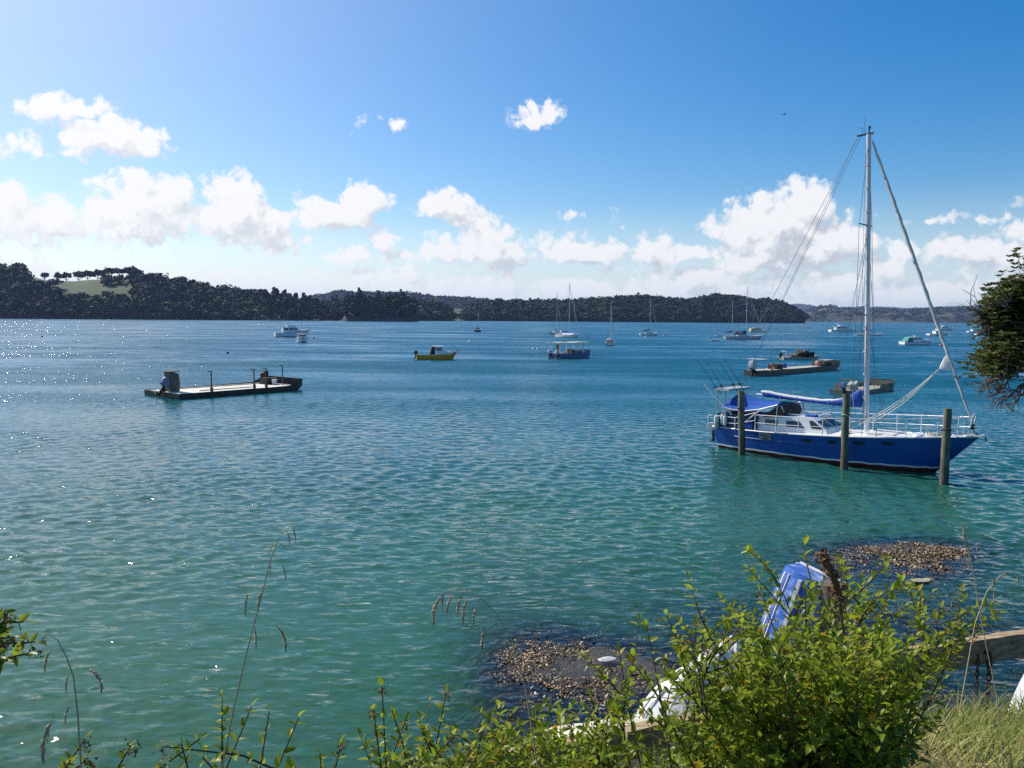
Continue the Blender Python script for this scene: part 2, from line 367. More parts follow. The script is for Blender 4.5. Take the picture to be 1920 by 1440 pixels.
def build_water():
    rad = [5.5]; 
    while rad[-1] < 9500:
        r = rad[-1]; rad.append(r*(1+(0.0040 if r < 120 else 0.0040*(r/120)**0.75)))
    rad = np.array(rad); ang = np.radians(np.arange(-66, 66.01, 0.24))
    Rr, A = np.meshgrid(rad, ang, indexing='ij')
    X = Rr*np.sin(A); Y = Rr*np.cos(A)
    sp = np.maximum(np.gradient(rad)[:, None]*np.ones_like(A), Rr*math.radians(0.24))
    rg = np.random.default_rng(5)
    dx = np.zeros_like(X); dy = np.zeros_like(X); dz = np.zeros_like(X)
    gust = np.clip(0.95+1.35*fbm(X/24, Y/9, 55, 4)+.5*fbm(X/3.5, Y/2.2, 58, 2), .25, 1.7)
    calm = 1-0.45*np.exp(-(((X-5)/14)**2+((Y-15)/6)**2))       # smoother close to the rocks
    NW = 74
    for i in range(NW):
        lam = 0.19*(1.25/0.19)**((i+rg.random())/NW)
        th = R_(-97)+rg.normal()*R_(44); k = 2*math.pi/lam
        slope = 0.030*(1.2 if lam < .6 else 0.85)
        w = np.clip((lam/sp-2.2)/2.0, 0, 1)
        if w.max() <= 0: continue
        a = slope/k*w*gust*calm
        c, s_ = math.cos(th), math.sin(th); ph = k*(X*c+Y*s_)+rg.random()*6.283
        sn, cs = np.sin(ph), np.cos(ph)
        dz += a*cs; dx -= 0.9*a*c*sn; dy -= 0.9*a*s_*sn
    dep = -ground(X, Y)
    cut = sstep(dep, -0.02, 0.5)*0.8+0.2
    v = np.stack([X+dx*cut, Y+dy*cut, dz*cut], -1).reshape(-1, 3)
    n, m = X.shape; idx = np.arange(n*m).reshape(n, m)
    q = np.stack([idx[:-1, :-1], idx[:-1, 1:], idx[1:, 1:], idx[1:, :-1]], -1).reshape(-1, 4)
    keep = (dep.reshape(-1)[q].max(1) > -0.25); q = q[keep]
    used = np.zeros(n*m, bool); used[q.ravel()] = True; mp = np.cumsum(used)-1
    M = D.materials.new('sea_water'); M.use_nodes = True; t = NT(M.node_tree); t.n.clear()
    geo = t.node('ShaderNodeNewGeometry'); P = geo.outputs['Position']
    s = t.node('ShaderNodeSeparateXYZ', {0: P}); x, y, z = s.outputs
    depth = t.m('MAXIMUM', t.node('ShaderNodeAttribute', attribute_name='depth').outputs['Fac'], 0.0)
    wig = t.m('SUBTRACT', t.noise(P, 0.16, 4, .55), 0.5)
    dd = t.m('MAXIMUM', t.m('ADD', depth, t.m('MULTIPLY', t.m('MULTIPLY', wig, t.ramp(depth, .3, 1.5)), 1.0)), 0.0)
    def ex(k): return t.m('POWER', 2.71828, t.m('MULTIPLY', dd, -k))
    T = t.node('ShaderNodeCombineColor', {0: ex(1.5), 1: ex(0.72), 2: ex(0.90)}).outputs[0]
    body = t.mix(t.ramp(depth, 0.6, 3.5), (0.040, 0.160, 0.085), (0.003, 0.084, 0.080))
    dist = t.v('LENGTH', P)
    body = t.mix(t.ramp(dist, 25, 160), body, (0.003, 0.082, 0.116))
    op = t.m('SUBTRACT', 1.0, ex(0.95))
    bc = t.node('ShaderNodeMix', data_type='RGBA'); t.put(bc.inputs[0], op); bc.inputs[6].default_value = (0, 0, 0, 1); t.put(bc.inputs[7], body)
    # small ripples as slope noise, lying across the wind
    rot = t.node('ShaderNodeMapping', {'Vector': P, 'Rotation': (0, 0, R_(-7)), 'Scale': (0.75, 1.2, 1.0)}).outputs[0]
    def slope(scale, amp, det=2):
        c = t.noise(rot, scale, det, .6, color=True)
        return t.v('MULTIPLY', t.v('SUBTRACT', c, (.5, .5, .5)), (amp*.6, amp, 0))
    far = t.ramp(dist, 18, 110)
    streak = t.node('ShaderNodeMapping', {'Vector': P, 'Rotation': (0, 0, R_(-7)), 'Scale': (0.38, 1.35, 1.0)}).outputs[0]
    c1 = t.noise(streak, 6.5, 2, .6, color=True); s1 = t.v('MULTIPLY', t.v('SUBTRACT', c1, (.5, .5, .5)), (.40, .60, 0))
    s2 = slope(2.3, 0.60, 3)
    s2 = t.node('ShaderNodeVectorMath', {0: s2, 'Scale': t.m('ADD', 0.25, t.m('MULTIPLY', far, 0.75))}, operation='SCALE').outputs[0]
    patch = t.noise(t.node('ShaderNodeMapping', {'Vector': P, 'Scale': (0.018, 0.06, 1)}).outputs[0], 1.0, 4, .6)
    sc = t.ramp(patch, .32, .66, 0.45, 1.35)
    s3 = t.node('ShaderNodeVectorMath', {0: slope(0.30, 0.85, 3), 'Scale': t.ramp(dist, 45, 160)}, operation='SCALE').outputs[0]
    steep = t.m('ADD', 1.0, t.m('MULTIPLY', t.ramp(t.noise(streak, 2.2, 3, .55), .50, .68), 3.4))        # scattered steep wavelets
    s1 = t.node('ShaderNodeVectorMath', {0: s1, 'Scale': steep}, operation='SCALE').outputs[0]
    sx_ = t.node('ShaderNodeSeparateXYZ', {0: t.v('ADD', s3, t.v('ADD', s1, s2))}).outputs
    lean = t.m('MULTIPLY', t.m('ADD', t.m('ABSOLUTE', sx_[1]), 0.06), -1.3)          # wind-driven faces lean towards the shore
    ys = t.m('ADD', t.m('MULTIPLY', sx_[1], t.m('SUBTRACT', 1.0, far)), t.m('MULTIPLY', lean, far))
    s12 = t.node('ShaderNodeCombineXYZ', {0: sx_[0], 1: ys}).outputs[0]
    sl_ = t.node('ShaderNodeVectorMath', {0: s12, 'Scale': sc}, operation='SCALE').outputs[0]
    N = t.v('NORMALIZE', t.v('ADD', geo.outputs['Normal'], sl_))
    gl = t.node('ShaderNodeBsdfGlossy', {'Color': (1, 1, 1, 1), 'Roughness': 0.075, 'Normal': N})
    fr = t.node('ShaderNodeFresnel', {'IOR': 1.333, 'Normal': N})
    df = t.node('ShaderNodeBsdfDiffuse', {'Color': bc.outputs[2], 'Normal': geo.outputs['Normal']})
    tr = t.node('ShaderNodeBsdfTransparent', {'Color': T})
    ad = t.node('ShaderNodeAddShader', {0: df.outputs[0], 1: tr.outputs[0]})
    mx = t.node('ShaderNodeMixShader', {0: fr.outputs[0], 1: ad.outputs[0], 2: gl.outputs[0]})
    t.node('ShaderNodeOutputMaterial', {'Surface': mx.outputs[0]})
    o = mesh_np('water', v[used], mp[q], M, smooth=True, attrs={'depth': dep.reshape(-1)[used]})
    props(o, kind='structure')
build_water()
# ------------------------------------------------------------------ far land
def leaf_material(name, dark, light, rough=0.6, transl=0.25, third=None):
    m = D.materials.new(name); m.use_nodes = True; t = NT(m.node_tree); t.n.clear()
    a = t.node('ShaderNodeAttribute', attribute_name='tint').outputs['Fac']
    col = t.mix(a, dark, light)
    if third: col = t.mix(t.ramp(a, 0.90, 0.95), col, third)
    p = t.node('ShaderNodeBsdfPrincipled', {'Base Color': col, 'Roughness': rough, 'Specular IOR Level': 0.35})
    tl = t.node('ShaderNodeBsdfTranslucent', {'Color': col})
    mx = t.node('ShaderNodeMixShader', {0: transl, 1: p.outputs[0], 2: tl.outputs[0]})
    t.node('ShaderNodeOutputMaterial', {'Surface': mx.outputs[0]})
    return m
def clumps(centers, radii, K, rg, size=0.5, tint=None, cone=None, flat=0.8):
    """K leaf-clump quads through every crown; centers (N,3) radii (N,3)"""
    N = len(centers); c = np.repeat(centers, K, 0); r = np.repeat(radii, K, 0)
    d = rg.normal(size=(N*K, 3)); d /= np.linalg.norm(d, axis=1)[:, None]
    d[:, 2] = np.where(d[:, 2] < -0.35, -d[:, 2], d[:, 2])
    u = rg.random(N*K)**0.35
    lump = 1+0.25*np.sin(d[:, 0]*5+c[:, 0])*np.sin(d[:, 1]*5+c[:, 1]*1.7)+0.12*rg.normal(size=N*K)
    off = d*(u*lump)[:, None]
    if cone is not None:
        h = rg.random(N*K); a = rg.random(N*K)*6.283; rr = np.sqrt(rg.random(N*K))*(1-h)*1.0+0.05
        rr *= 0.7+0.3*np.cos(h*22)
        oc = np.stack([rr*np.cos(a), rr*np.sin(a), h*2-1], 1); k = np.repeat(cone, K)[:, None]; off = np.where(k, oc, off)
    p = c+off*r
    n = d+0.5*rg.normal(size=(N*K, 3)); n[:, 2] += 0.25; n /= np.linalg.norm(n, axis=1)[:, None]
    h = np.where(np.abs(n[:, 2:]) < .9, np.array([[0, 0, 1.0]]), np.array([[1.0, 0, 0]]))
    a = np.cross(n, h); a /= np.linalg.norm(a, axis=1)[:, None]; b = np.cross(n, a)
    s = (np.minimum(r[:, 0], r[:, 2])*size*(0.55+0.8*rg.random(N*K)))[:, None]
    e = 0.55+0.5*rg.random((N*K, 1))
    v = np.stack([p-a*s-b*s*e*.4, p+a*s*.3-b*s*e, p+a*s+b*s*e*.4, p-a*s*.3+b*s*e], 1).reshape(-1, 3)
    f = np.arange(N*K*4).reshape(-1, 4)
    tn = (np.repeat(tint if tint is not None else rg.random(N), K)*0.65+rg.random(N*K)*0.35)
    return v, f, np.repeat(tn, 4)
M_FOREST = leaf_material('forest_leaves', (0.010, 0.020, 0.008), (0.028, 0.055, 0.013), 0.95, 0.0)
M_FARFOREST = leaf_material('far_forest_leaves', (0.014, 0.026, 0.016), (0.034, 0.050, 0.026), 0.9, 0.05)
def grass_land(name, c0, c1, c2, sc):
    m = D.materials.new(name); m.use_nodes = True; t = NT(m.node_tree); b = t.n['Principled BSDF']
    P = t.node('ShaderNodeNewGeometry').outputs['Position']
    n = t.noise(P, sc, 5, .6); n2 = t.noise(P, sc*6, 4, .6)
    col = t.mix(t.ramp(n, .35, .65), c0, c1); col = t.mix(t.ramp(n2, .45, .7), col, c2)
    t.put(b.inputs['Base Color'], col); b.inputs['Roughness'].default_value = .9
    return m
HILLS = {}
def hill(name, top, dist, depth, treeh, material, nz=0.1, u_step=5, shore=1.0, rows=22):
    """top: [(px, ytop)] of the skyline incl. trees; dist: [(px, metres)] of its shore"""
    pxs = np.arange(top[0][0], top[-1][0]+.1, u_step)
    yt = np.interp(pxs, [a for a, _ in top], [b for _, b in top])
    ds = np.interp(pxs, [a for a, _ in dist], [b for _, b in dist])
    th = np.interp(pxs, [a for a, _ in treeh], [b for _, b in treeh])
    vv = np.linspace(0, 1.6, rows)
    prof = np.interp(vv, [0, .06, .25, .6, .8, 1.0, 1.6], [-.04, .14, .5, .95, 1.0, .9, 0.0])
    V = []; Hs = []
    for i, px in enumerate(pxs):
        d = ray(px, horizon(px)); d = Vector((d.x, d.y, 0)).normalized()
        fw = 1/ (d.dot(Vector((_f.x, _f.y, 0)).normalized()))
        top_d = ds[i]+depth*0.7
        hgt = H + top_d*fw*(horizon(px)-yt[i])/F/ (1) - th[i]
        hgt = max(hgt, 0.6); Hs.append(hgt)
        for j, v_ in enumerate(vv):
            r = (ds[i]+depth*v_*shore)*fw
            V.append((d.x*r, d.y*r, hgt*prof[j]))
    V = np.array(V); n, m = len(pxs), rows
    amp = np.repeat(np.array(Hs), rows)*nz
    V[:, 2] += amp*fbm(V[:, 0]/60, V[:, 1]/60, 77, 4)*np.tile(np.clip(vv*4, 0, 1), n) 
    idx = np.arange(n*m).reshape(n, m)
    q = np.stack([idx[:-1, :-1], idx[1:, :-1], idx[1:, 1:], idx[:-1, 1:]], -1).reshape(-1, 4)
    o = mesh_np(name, V, q, material, smooth=True); props(o, kind='structure')
    G = V.reshape(n, m, 3); HILLS[name] = (pxs, vv, G)
    return o
def on_hill(name, px, v):
    pxs, vv, G = HILLS[name]
    px = np.asarray(px, float); v = np.asarray(v, float)
    a = np.clip((px-pxs[0])/(pxs[1]-pxs[0]), 0, len(pxs)-1.001); b = np.clip(v/vv[1], 0, len(vv)-1.001)
    i = a.astype(int); j = b.astype(int); fa = (a-i)[:, None]; fb = (b-j)[:, None]
    return (G[i, j]*(1-fa)+G[i+1, j]*fa)*(1-fb)+(G[i, j+1]*(1-fa)+G[i+1, j+1]*fa)*fb
def forest(name, hillname, px0, px1, n, rad, hgt, material, label, cat, v0=0.0, v1=0.95, skip=(), K=46, conic=(), seed=1, size=.38):
    rg = np.random.default_rng(seed)
    px = rg.uniform(px0, px1, n); v = v0+(v1-v0)*rg.random(n)**1.15
    ok = np.ones(n, bool)
    for (a, b, va, vb) in skip: ok &= ~((px > a) & (px < b) & (v > va) & (v < vb))
    px, v = px[ok], v[ok]; n = len(px)
    base = on_hill(hillname, px, v)
    big = np.exp(.38*rg.normal(size=n)); r = rad*np.clip(big, .5, 1.9); h = hgt*np.clip(.75*big+.3*rg.random(n), .45, 1.65)
    cone = np.zeros(n, bool)
    for (a, b, p) in conic: cone |= (px > a) & (px < b) & (rg.random(n) < p)
    r = np.where(cone, r*.62, r); h = np.where(cone, h*1.35, h)
    c = base.copy(); c[:, 2] += h*.52
    rr = np.stack([r, r, h*.5], 1)
    vv, f, tn = clumps(c, rr, K, rg, size, cone=cone, tint=np.clip(.5+1.1*fbm(px/34, v*3.2, seed*7+3, 3)+.22*rg.normal(size=n), 0, 1.25))
    o = mesh_np(name, vv, f, material, attrs={'tint': tn})
    return props(o, label, cat, kind='stuff')
M_GRASSHILL = grass_land('hill_grass', (0.050, 0.085, 0.016), (0.085, 0.105, 0.028), (0.04, 0.065, 0.015), 0.02)
M_WOODFLOOR = grass_land('wood_floor', (0.012, 0.018, 0.008), (0.025, 0.03, 0.012), (0.03, 0.022, 0.014), 0.05)
M_FARLAND = grass_land('far_farmland', (0.030, 0.048, 0.028), (0.13, 0.115, 0.06), (0.04, 0.05, 0.028), 0.0042)
M_FARRANGE = grass_land('far_range', (0.05, 0.06, 0.05), (0.07, 0.08, 0.06), (0.05, 0.06, 0.05), 0.002)
# farthest first
hill('distant_mountain_range', [(1100,600),(1300,590),(1440,577),(1490,571),(1530,575),(1580,578),(1640,577),(1700,580),(1760,578),(1800,577),(1900,575),(2100,572),(2400,580)],
     [(1000,8600),(2400,8600)], 500, [(0,0),(3000,0)], M_FARRANGE, 0.10, 8)
hill('distant_farm_hill', [(1380,600),(1440,592),(1500,588),(1545,579),(1600,584),(1650,583),(1700,588),(1740,586),(1780,583),(1830,585),(1900,580),(2000,575),(2200,570),(2500,580)],
     [(1300,4400),(2500,4200)], 900, [(0,0),(3000,0)], M_FARLAND, 0.22, 5)
hill('wooded_back_hill', [(430,596),(540,567),(590,557),(640,547),(700,549),(760,550),(800,554),(850,558),(900,561),(950,566),(1000,572),(1100,590)],
     [(400,2900),(1100,2900)], 700, [(0,9),(3000,9)], M_WOODFLOOR, 0.06, 5)
hill('pasture_slope', [(700,590),(760,574),(800,570),(846,577),(870,580),(900,581),(960,590)], [(700,1900),(1000,1950)], 320, [(0,0),(3000,0)], M_GRASSHILL, 0.06, 4)
hill('right_wooded_headland', [(866,596),(890,572),(930,567),(980,567),(1040,566),(1090,566),(1120,564),(1160,560),(1200,556),(1240,563),(1275,565),(1300,563),(1330,558),(1360,557),(1400,563),(1420,566),(1440,566),(1465,573),(1490,583),(1504,594),(1512,602)],
     [(860,1650),(1300,1800),(1512,1950)], 330, [(0,10),(1440,9),(1500,4),(2000,2)], M_WOODFLOOR, 0.12, 4)
hill('centre_wooded_shore', [(560,580),(600,574),(640,568),(700,572),(780,569),(820,572),(846,584),(856,600)], [(560,1450),(860,1500)], 180, [(0,12),(846,9),(3000,5)], M_WOODFLOOR, 0.1, 4)
hill('left_wooded_headland', [(-700,500),(-300,505),(-60,512),(0,520),(40,520),(60,527),(85,531),(150,531),(200,520),(260,520),(300,525),(350,536),(400,541),(460,548),(520,553),(560,562),(590,572),(620,590),(640,601)],
     [(-700,1000),(0,1080),(640,1230)], 260, [(0,4),(60,1),(150,1),(190,9),(500,10),(590,8),(640,2)], M_GRASSHILL, 0.07, 4)
hill('pine_point', [(640,601),(655,578),(680,575),(720,576),(760,576),(778,580),(784,601)], [(600,1210),(800,1200)], 60, [(0,0),(3000,0)], 
     grass_land('red_cliff', (0.020, 0.013, 0.011), (0.032, 0.019, 0.015), (0.015, 0.013, 0.010), 0.2), 0.08, 3)
forest('back_hill_forest', 'wooded_back_hill', 440, 1090, 2600, 11, 11, M_FARFOREST, 'bluish forest covering the tall rounded hill behind the bay', 'forest', K=22, seed=2, size=.6)
forest('right_headland_forest', 'right_wooded_headland', 868, 1508, 3600, 7.5, 11, M_FOREST, 'dense green bush covering the long right headland', 'forest', K=62, seed=3, skip=((1424,1446,.25,.55),))
forest('centre_shore_forest', 'centre_wooded_shore', 562, 852, 1000, 7, 11, M_FOREST, 'low bush along the inner shore between pine point and pasture', 'forest', K=40, seed=4, conic=((560,640,.3),))
forest('left_headland_forest', 'left_wooded_headland', -680, 632, 3400, 6.5, 10, M_FOREST, 'dark bush covering the steep left headland', 'forest', K=80, seed=5,
       skip=((48,188,.46,1.0),(188,300,.62,1.0),(110,250,.24,.50)), conic=((495,632,.6),))
forest('pine_point_forest', 'pine_point', 646, 781, 260, 4.6, 13, M_FOREST, 'dark pines crowding the low red cliff point', 'forest', v0=.16, v1=1.0, K=60, seed=6, conic=((640,790,.6),))
forest('farm_hill_woodland', 'distant_farm_hill', 1390, 2300, 1100, 26, 16, M_FARFOREST, 'patchy blue grey woodland on the distant farm hills', 'woodland', K=14, seed=8, size=.6, v1=1.0)
def hill_tree(px, v, r, h, trunk, label, group):
    b = on_hill('left_wooded_headland', [px], [v])[0]
    e = empty('hill_tree', tuple(b), 0, label, 'tree', group); rg = np.random.default_rng(int(px*7))
    n = 9; c = np.stack([rg.normal(size=n)*r*.42, rg.normal(size=n)*r*.42, trunk+(h-trunk)*(.35+.3*rg.random(n))], 1)
    rr = np.stack([np.full(n, r*.55), np.full(n, r*.55), np.full(n, (h-trunk)*.36)], 1)
    vv, f, tn = clumps(c, rr, 60, rg, .42)
    mesh_np('crown', vv, f, M_FOREST, parent=e, attrs={'tint': tn})
    m = MB(); m.tube([(0,0,-1),(0,0,trunk*.6),(.3,0,trunk+(h-trunk)*.5)], [.7,.5,.25], 7)
    for k in range(5):
        a = k*1.26; m.tube([(0,0,trunk*.55),(math.cos(a)*r*.3,math.sin(a)*r*.3,trunk),(math.cos(a)*r*.7,math.sin(a)*r*.7,trunk+(h-trunk)*.4)], [.35,.25,.1], 5)
    m.build('trunk', mat('dark_bark', (0.03,0.024,0.018), .9), e)
for a in [(40,.75,7,17,4,'tall wide headed tree at the left end of the hilltop paddock'),
          (86,.76,7,12.5,2.5,'lone round headed tree standing clear on the hilltop skyline'),
          (113,.76,7,12,2.5,'leftmost of two touching round trees beside the lone skyline tree'),(127,.77,7.5,14.5,2.5,'taller right one of two touching round skyline trees'),
          (150,.75,8.5,15,2.5,'tree at the left end of the clipped skyline clump'),(167,.76,9,16,2.5,'middle tree of the clipped skyline clump'),(186,.74,8.5,16,2.5,'tree at the right end of the clipped skyline clump'),
          (206,.75,9.5,16,3,'open branched skyline tree just right of the clipped clump'),(227,.74,8.5,16,4.5,'skyline tree with sky showing beneath its crown'),(250,.75,11,20,3,'tallest tree of the left skyline row'),
          (290,.75,9,16,2.5,'loose topped skyline tree right of the tallest one')]:
    hill_tree(*a, 'trees along the left hilltop skyline')
def build_haze():
    m = MB(); m.box((0, 4000, 95), (24000, 20000, 214))
    M = D.materials.new('haze'); M.use_nodes = True; t = NT(M.node_tree); t.n.clear()
    v = t.node('ShaderNodeVolumePrincipled', {'Color': (0.42, 0.58, 1.0, 1), 'Density': HAZE_DENSITY, 'Anisotropy': 0.3})
    t.node('ShaderNodeOutputMaterial', {'Volume': v.outputs[0]})
    props(m.build('haze', M), kind='stuff')
HAZE_DENSITY = 0.000045
build_haze()
# ------------------------------------------------------------------ boats
WHITE = mat('white_gelcoat', (0.87,0.87,0.85), .28, var=.05, vscale=1.5, dirt=(0.55,0.52,0.45), dscale=1.2, damt=.12, coat=.3)
CREAM = mat('cream_deck', (0.74,0.73,0.68), .6, var=.08, vscale=3)
GLASS = mat('dark_window_glass', (0.012,0.014,0.018), .08, spec=.8)
BLACK = mat('black_plastic', (0.015,0.015,0.016), .45)
STEEL = mat('stainless_steel', (0.62,0.63,0.64), .25, metal=1)
ALLOY = mat('painted_white_spar', (0.74,0.75,0.77), .35, var=.05)
WIRE = mat('rigging_wire', (0.10,0.105,0.115), .4, metal=.6)
ROPE = mat('pale_rope', (0.66,0.63,0.56), .9)
NAVY = mat('navy_canvas', (0.010,0.016,0.060), .8, var=.2)
ROYAL = mat('royal_blue_canvas', (0.006,0.085,0.40), .75, var=.15, vscale=4)
REDB = mat('red_antifouling', (0.10,0.014,0.012), .7, var=.3)
DARKB = mat('dark_antifouling', (0.02,0.02,0.03), .7)
GREYAL = mat('weathered_aluminium', (0.30,0.29,0.25), .55, metal=.25, var=.25, vscale=1.2, dirt=(0.10,0.085,0.06), dscale=1.6, damt=.35)
PALEDECK = mat('pale_barge_deck', (0.52,0.49,0.42), .75, var=.12, vscale=1.0, dirt=(0.28,0.25,0.20), dscale=1.2, damt=.3)
DARKHULL = mat('dark_weathered_hull', (0.045,0.042,0.036), .7, var=.35, vscale=1.5, dirt=(0.10,0.09,0.06), dscale=2)
TIMBER = mat('weathered_timber', (0.16,0.125,0.085), .85, var=.4, vscale=4, dirt=(0.05,0.04,0.03), dscale=3, damt=.5, bump=.5, bscale=14)
COWLB = mat('blue_grey_cowl', (0.12,0.16,0.28), .3, coat=.4)
COWLG = mat('light_grey_cowl', (0.48,0.50,0.53), .3, coat=.4)
COWLK = mat('black_cowl', (0.015,0.015,0.018), .25, coat=.4)
BROWN = mat('varnished_teak', (0.20,0.085,0.035), .5, var=.25)

class Hull:
    def __init__(h, L, B, z0, zm, z1, tw=.8, smax=.42, p=2.0, q=1.0, rake=.1, srake=0.0, flare=.18, draft=.35, vee=.45):
        h.__dict__.update(locals()); h.x0 = -L/2
    def sheer(h, s):
        a = h.z0*(1-s)*(1-2*s)+4*h.zm*s*(1-s)+h.z1*s*(2*s-1); return a
    def plan(h, s):
        if s < h.smax: return h.tw+(1-h.tw)*math.sin(math.pi/2*s/h.smax)
        return max(0.0, 1-((s-h.smax)/(1-h.smax))**h.p)**h.q
    def pt(h, s, z, side):
        zz = max(-h.draft, z)/h.sheer(s)
        b = h.B/2*h.plan(s); k = 1-h.flare*(0.35+0.65*s*s)*(1-max(0, zz))
        if z < 0: k *= 1-h.vee*min(1, -z/h.draft)
        x = h.x0+s*h.L-h.rake*(1-zz)*s**5+h.srake*(1-zz)*(1-s)**5
        return (x, side*max(b*k, 0.012), z)
    def shell(h, zlo, zhi, n=26, m=5, cap=True):
        """zlo/zhi functions of s"""
        mb = MB(); rows = []
        for i in range(n):
            s = 1-(1-i/(n-1))**1.5 if True else i/(n-1)
            a, b = zlo(s), zhi(s); zs = [b+(a-b)*j/m for j in range(m+1)]
            rows.append([h.pt(s, z, 1) for z in zs]+[h.pt(s, z, -1) for z in reversed(zs)])
        mb.grid(rows)
        k = 2*(m+1)
        if cap: mb.f.append(tuple(range(k)))
        return mb
    def deck(h, drop=0.0, inset=0.0, camber=.04, n=24, s0=0.0, s1=1.0):
        mb = MB(); rows = []
        for i in range(n):
            s = s0+(s1-s0)*i/(n-1); z = h.sheer(s)-drop; x, b, _ = h.pt(s, z, 1); b = max(b-inset, .01)
            rows.append([(x, b*t, z+camber*(1-t*t)) for t in (-1, -.6, 0, .6, 1)])
        return mb.grid(rows)
    def edge(h, s, dz=0.0, inset=0.0, side=-1):
        x, b, z = h.pt(s, h.sheer(s), side); return Vector((x, b-side*inset, z+dz))
    def s_of(h, x): return (x-h.x0)/h.L
    def rub(h, r, dz=0.0, n=24):
        mb = MB()
        for sd in (-1, 1): mb.tube([h.edge(i/(n-1), dz, 0, sd) for i in range(n)], r, 5)
        return mb
def tprism(mb, prof, w):
    n = len(prof); vs = [(x, -w(z), z) for x, z in prof]+[(x, w(z), z) for x, z in prof]
    return mb.add(vs, [tuple(range(n)), tuple(range(2*n-1, n-1, -1))]+[(i, i+n, (i+1) % n+n, (i+1) % n) for i in range(n)])
def panel(prof, w, side, t=.012, e=.02):
    n = len(prof); mb = MB()
    vs = [(x, side*(w(z)-e), z) for x, z in prof]+[(x, side*(w(z)+t), z) for x, z in prof]
    return mb.add(vs, [tuple(range(n)), tuple(range(2*n-1, n-1, -1))]+[(i, i+n, (i+1) % n+n, (i+1) % n) for i in range(n)])
def front_panel(a, b, w, f0, f1, y0, y1, t=.014):
    """glass lying on the sloping face between profile points a (low) and b (high)"""
    a, b = Vector(a), Vector(b); d = b-a; nrm = Vector((d.y, -d.x)).normalized()
    if nrm.x < 0: nrm = -nrm
    mb = MB(); vs = []
    for o in (-.015, t):
        for f, ys in ((f0, (y0, y1)), (f1, (y1, y0))):
            p = a+d*f+nrm*o
            for yy in ys: vs.append((p.x, yy*w(p.y), p.y))
    return mb.add(vs, [(0,1,2,3),(7,6,5,4),(0,4,5,1),(1,5,6,2),(2,6,7,3),(3,7,4,0)])
def outboard(parent, x, y, z, cowl, tilt=0, s=1.0, name='outboard_motor'):
    """motor hung on a transom at x (aft side), pivot height z"""
    t = R_(tilt); c, sn = math.cos(t), math.sin(t)
    def tr(px, pz): px, pz = px*s, pz*s; return (x+px*c-pz*sn*1.0, y, z+px*sn*1.0+pz*c)
    def solid(prof, w, wt):
        mb = MB(); n = len(prof)
        vs = [(tr(*p)[0], y-w*s*k, tr(*p)[2]) for p, k in zip(prof, wt)]+[(tr(*p)[0], y+w*s*k, tr(*p)[2]) for p, k in zip(prof, wt)]
        return mb.add(vs, [tuple(range(n)), tuple(range(2*n-1, n-1, -1))]+[(i, i+n, (i+1) % n+n, (i+1) % n) for i in range(n)])
    mid = solid([(-.22,.02),(-.05,.02),(-.06,-.55),(-.02,-.6),(-.02,-.68),(-.38,-.70),(-.38,-.62),(-.22,-.56)], .07, [1,1,.7,.8,.6,.6,.8,.7])
    mid.box(tr(-.04,-.12), (.14*s,.3*s,.3*s)); 
    o = mid.build(name, BLACK, parent, bevel=.01)
    cw = solid([(.02,.05),(.06,.30),(-.02,.52),(-.22,.58),(-.46,.50),(-.52,.25),(-.46,.02),(-.2,-.03)], .20, [.8,1,.85,.75,.75,.9,.8,.8])
    cw.build('cowl', cowl, o, bevel=.03, smooth=True)
    pr = MB(); pr.lathe(tr(-.42,-.64), [(.05,-.1),(.06,.1)], 8, (1,0,0)); 
    for k in range(3):
        a = k*2.094; p = Vector(tr(-.46,-.64)); pr.bar(p, p+Vector((0.03,math.cos(a)*.16*s,math.sin(a)*.16*s)), .02, .09)
    pr.build('propeller', STEEL, o)
    return o
def place(name, stern, bow, label, cat, group=None):
    a, b = at(*stern), at(*bow); e = empty(name, (a+b)/2, math.atan2(b.y-a.y, b.x-a.x), label, cat, group); return e, (b-a).length
def place_c(name, px, py, heading, label, cat, group=None):
    return empty(name, at(px, py), R_(heading), label, cat, group)
def stays(e, lines, r=.012, material=None, name='rigging'):
    m = MB()
    for a in lines: m.tube([Vector(p) for p in a], r, 4, cap=False)
    return m.build(name, material or WIRE, e)

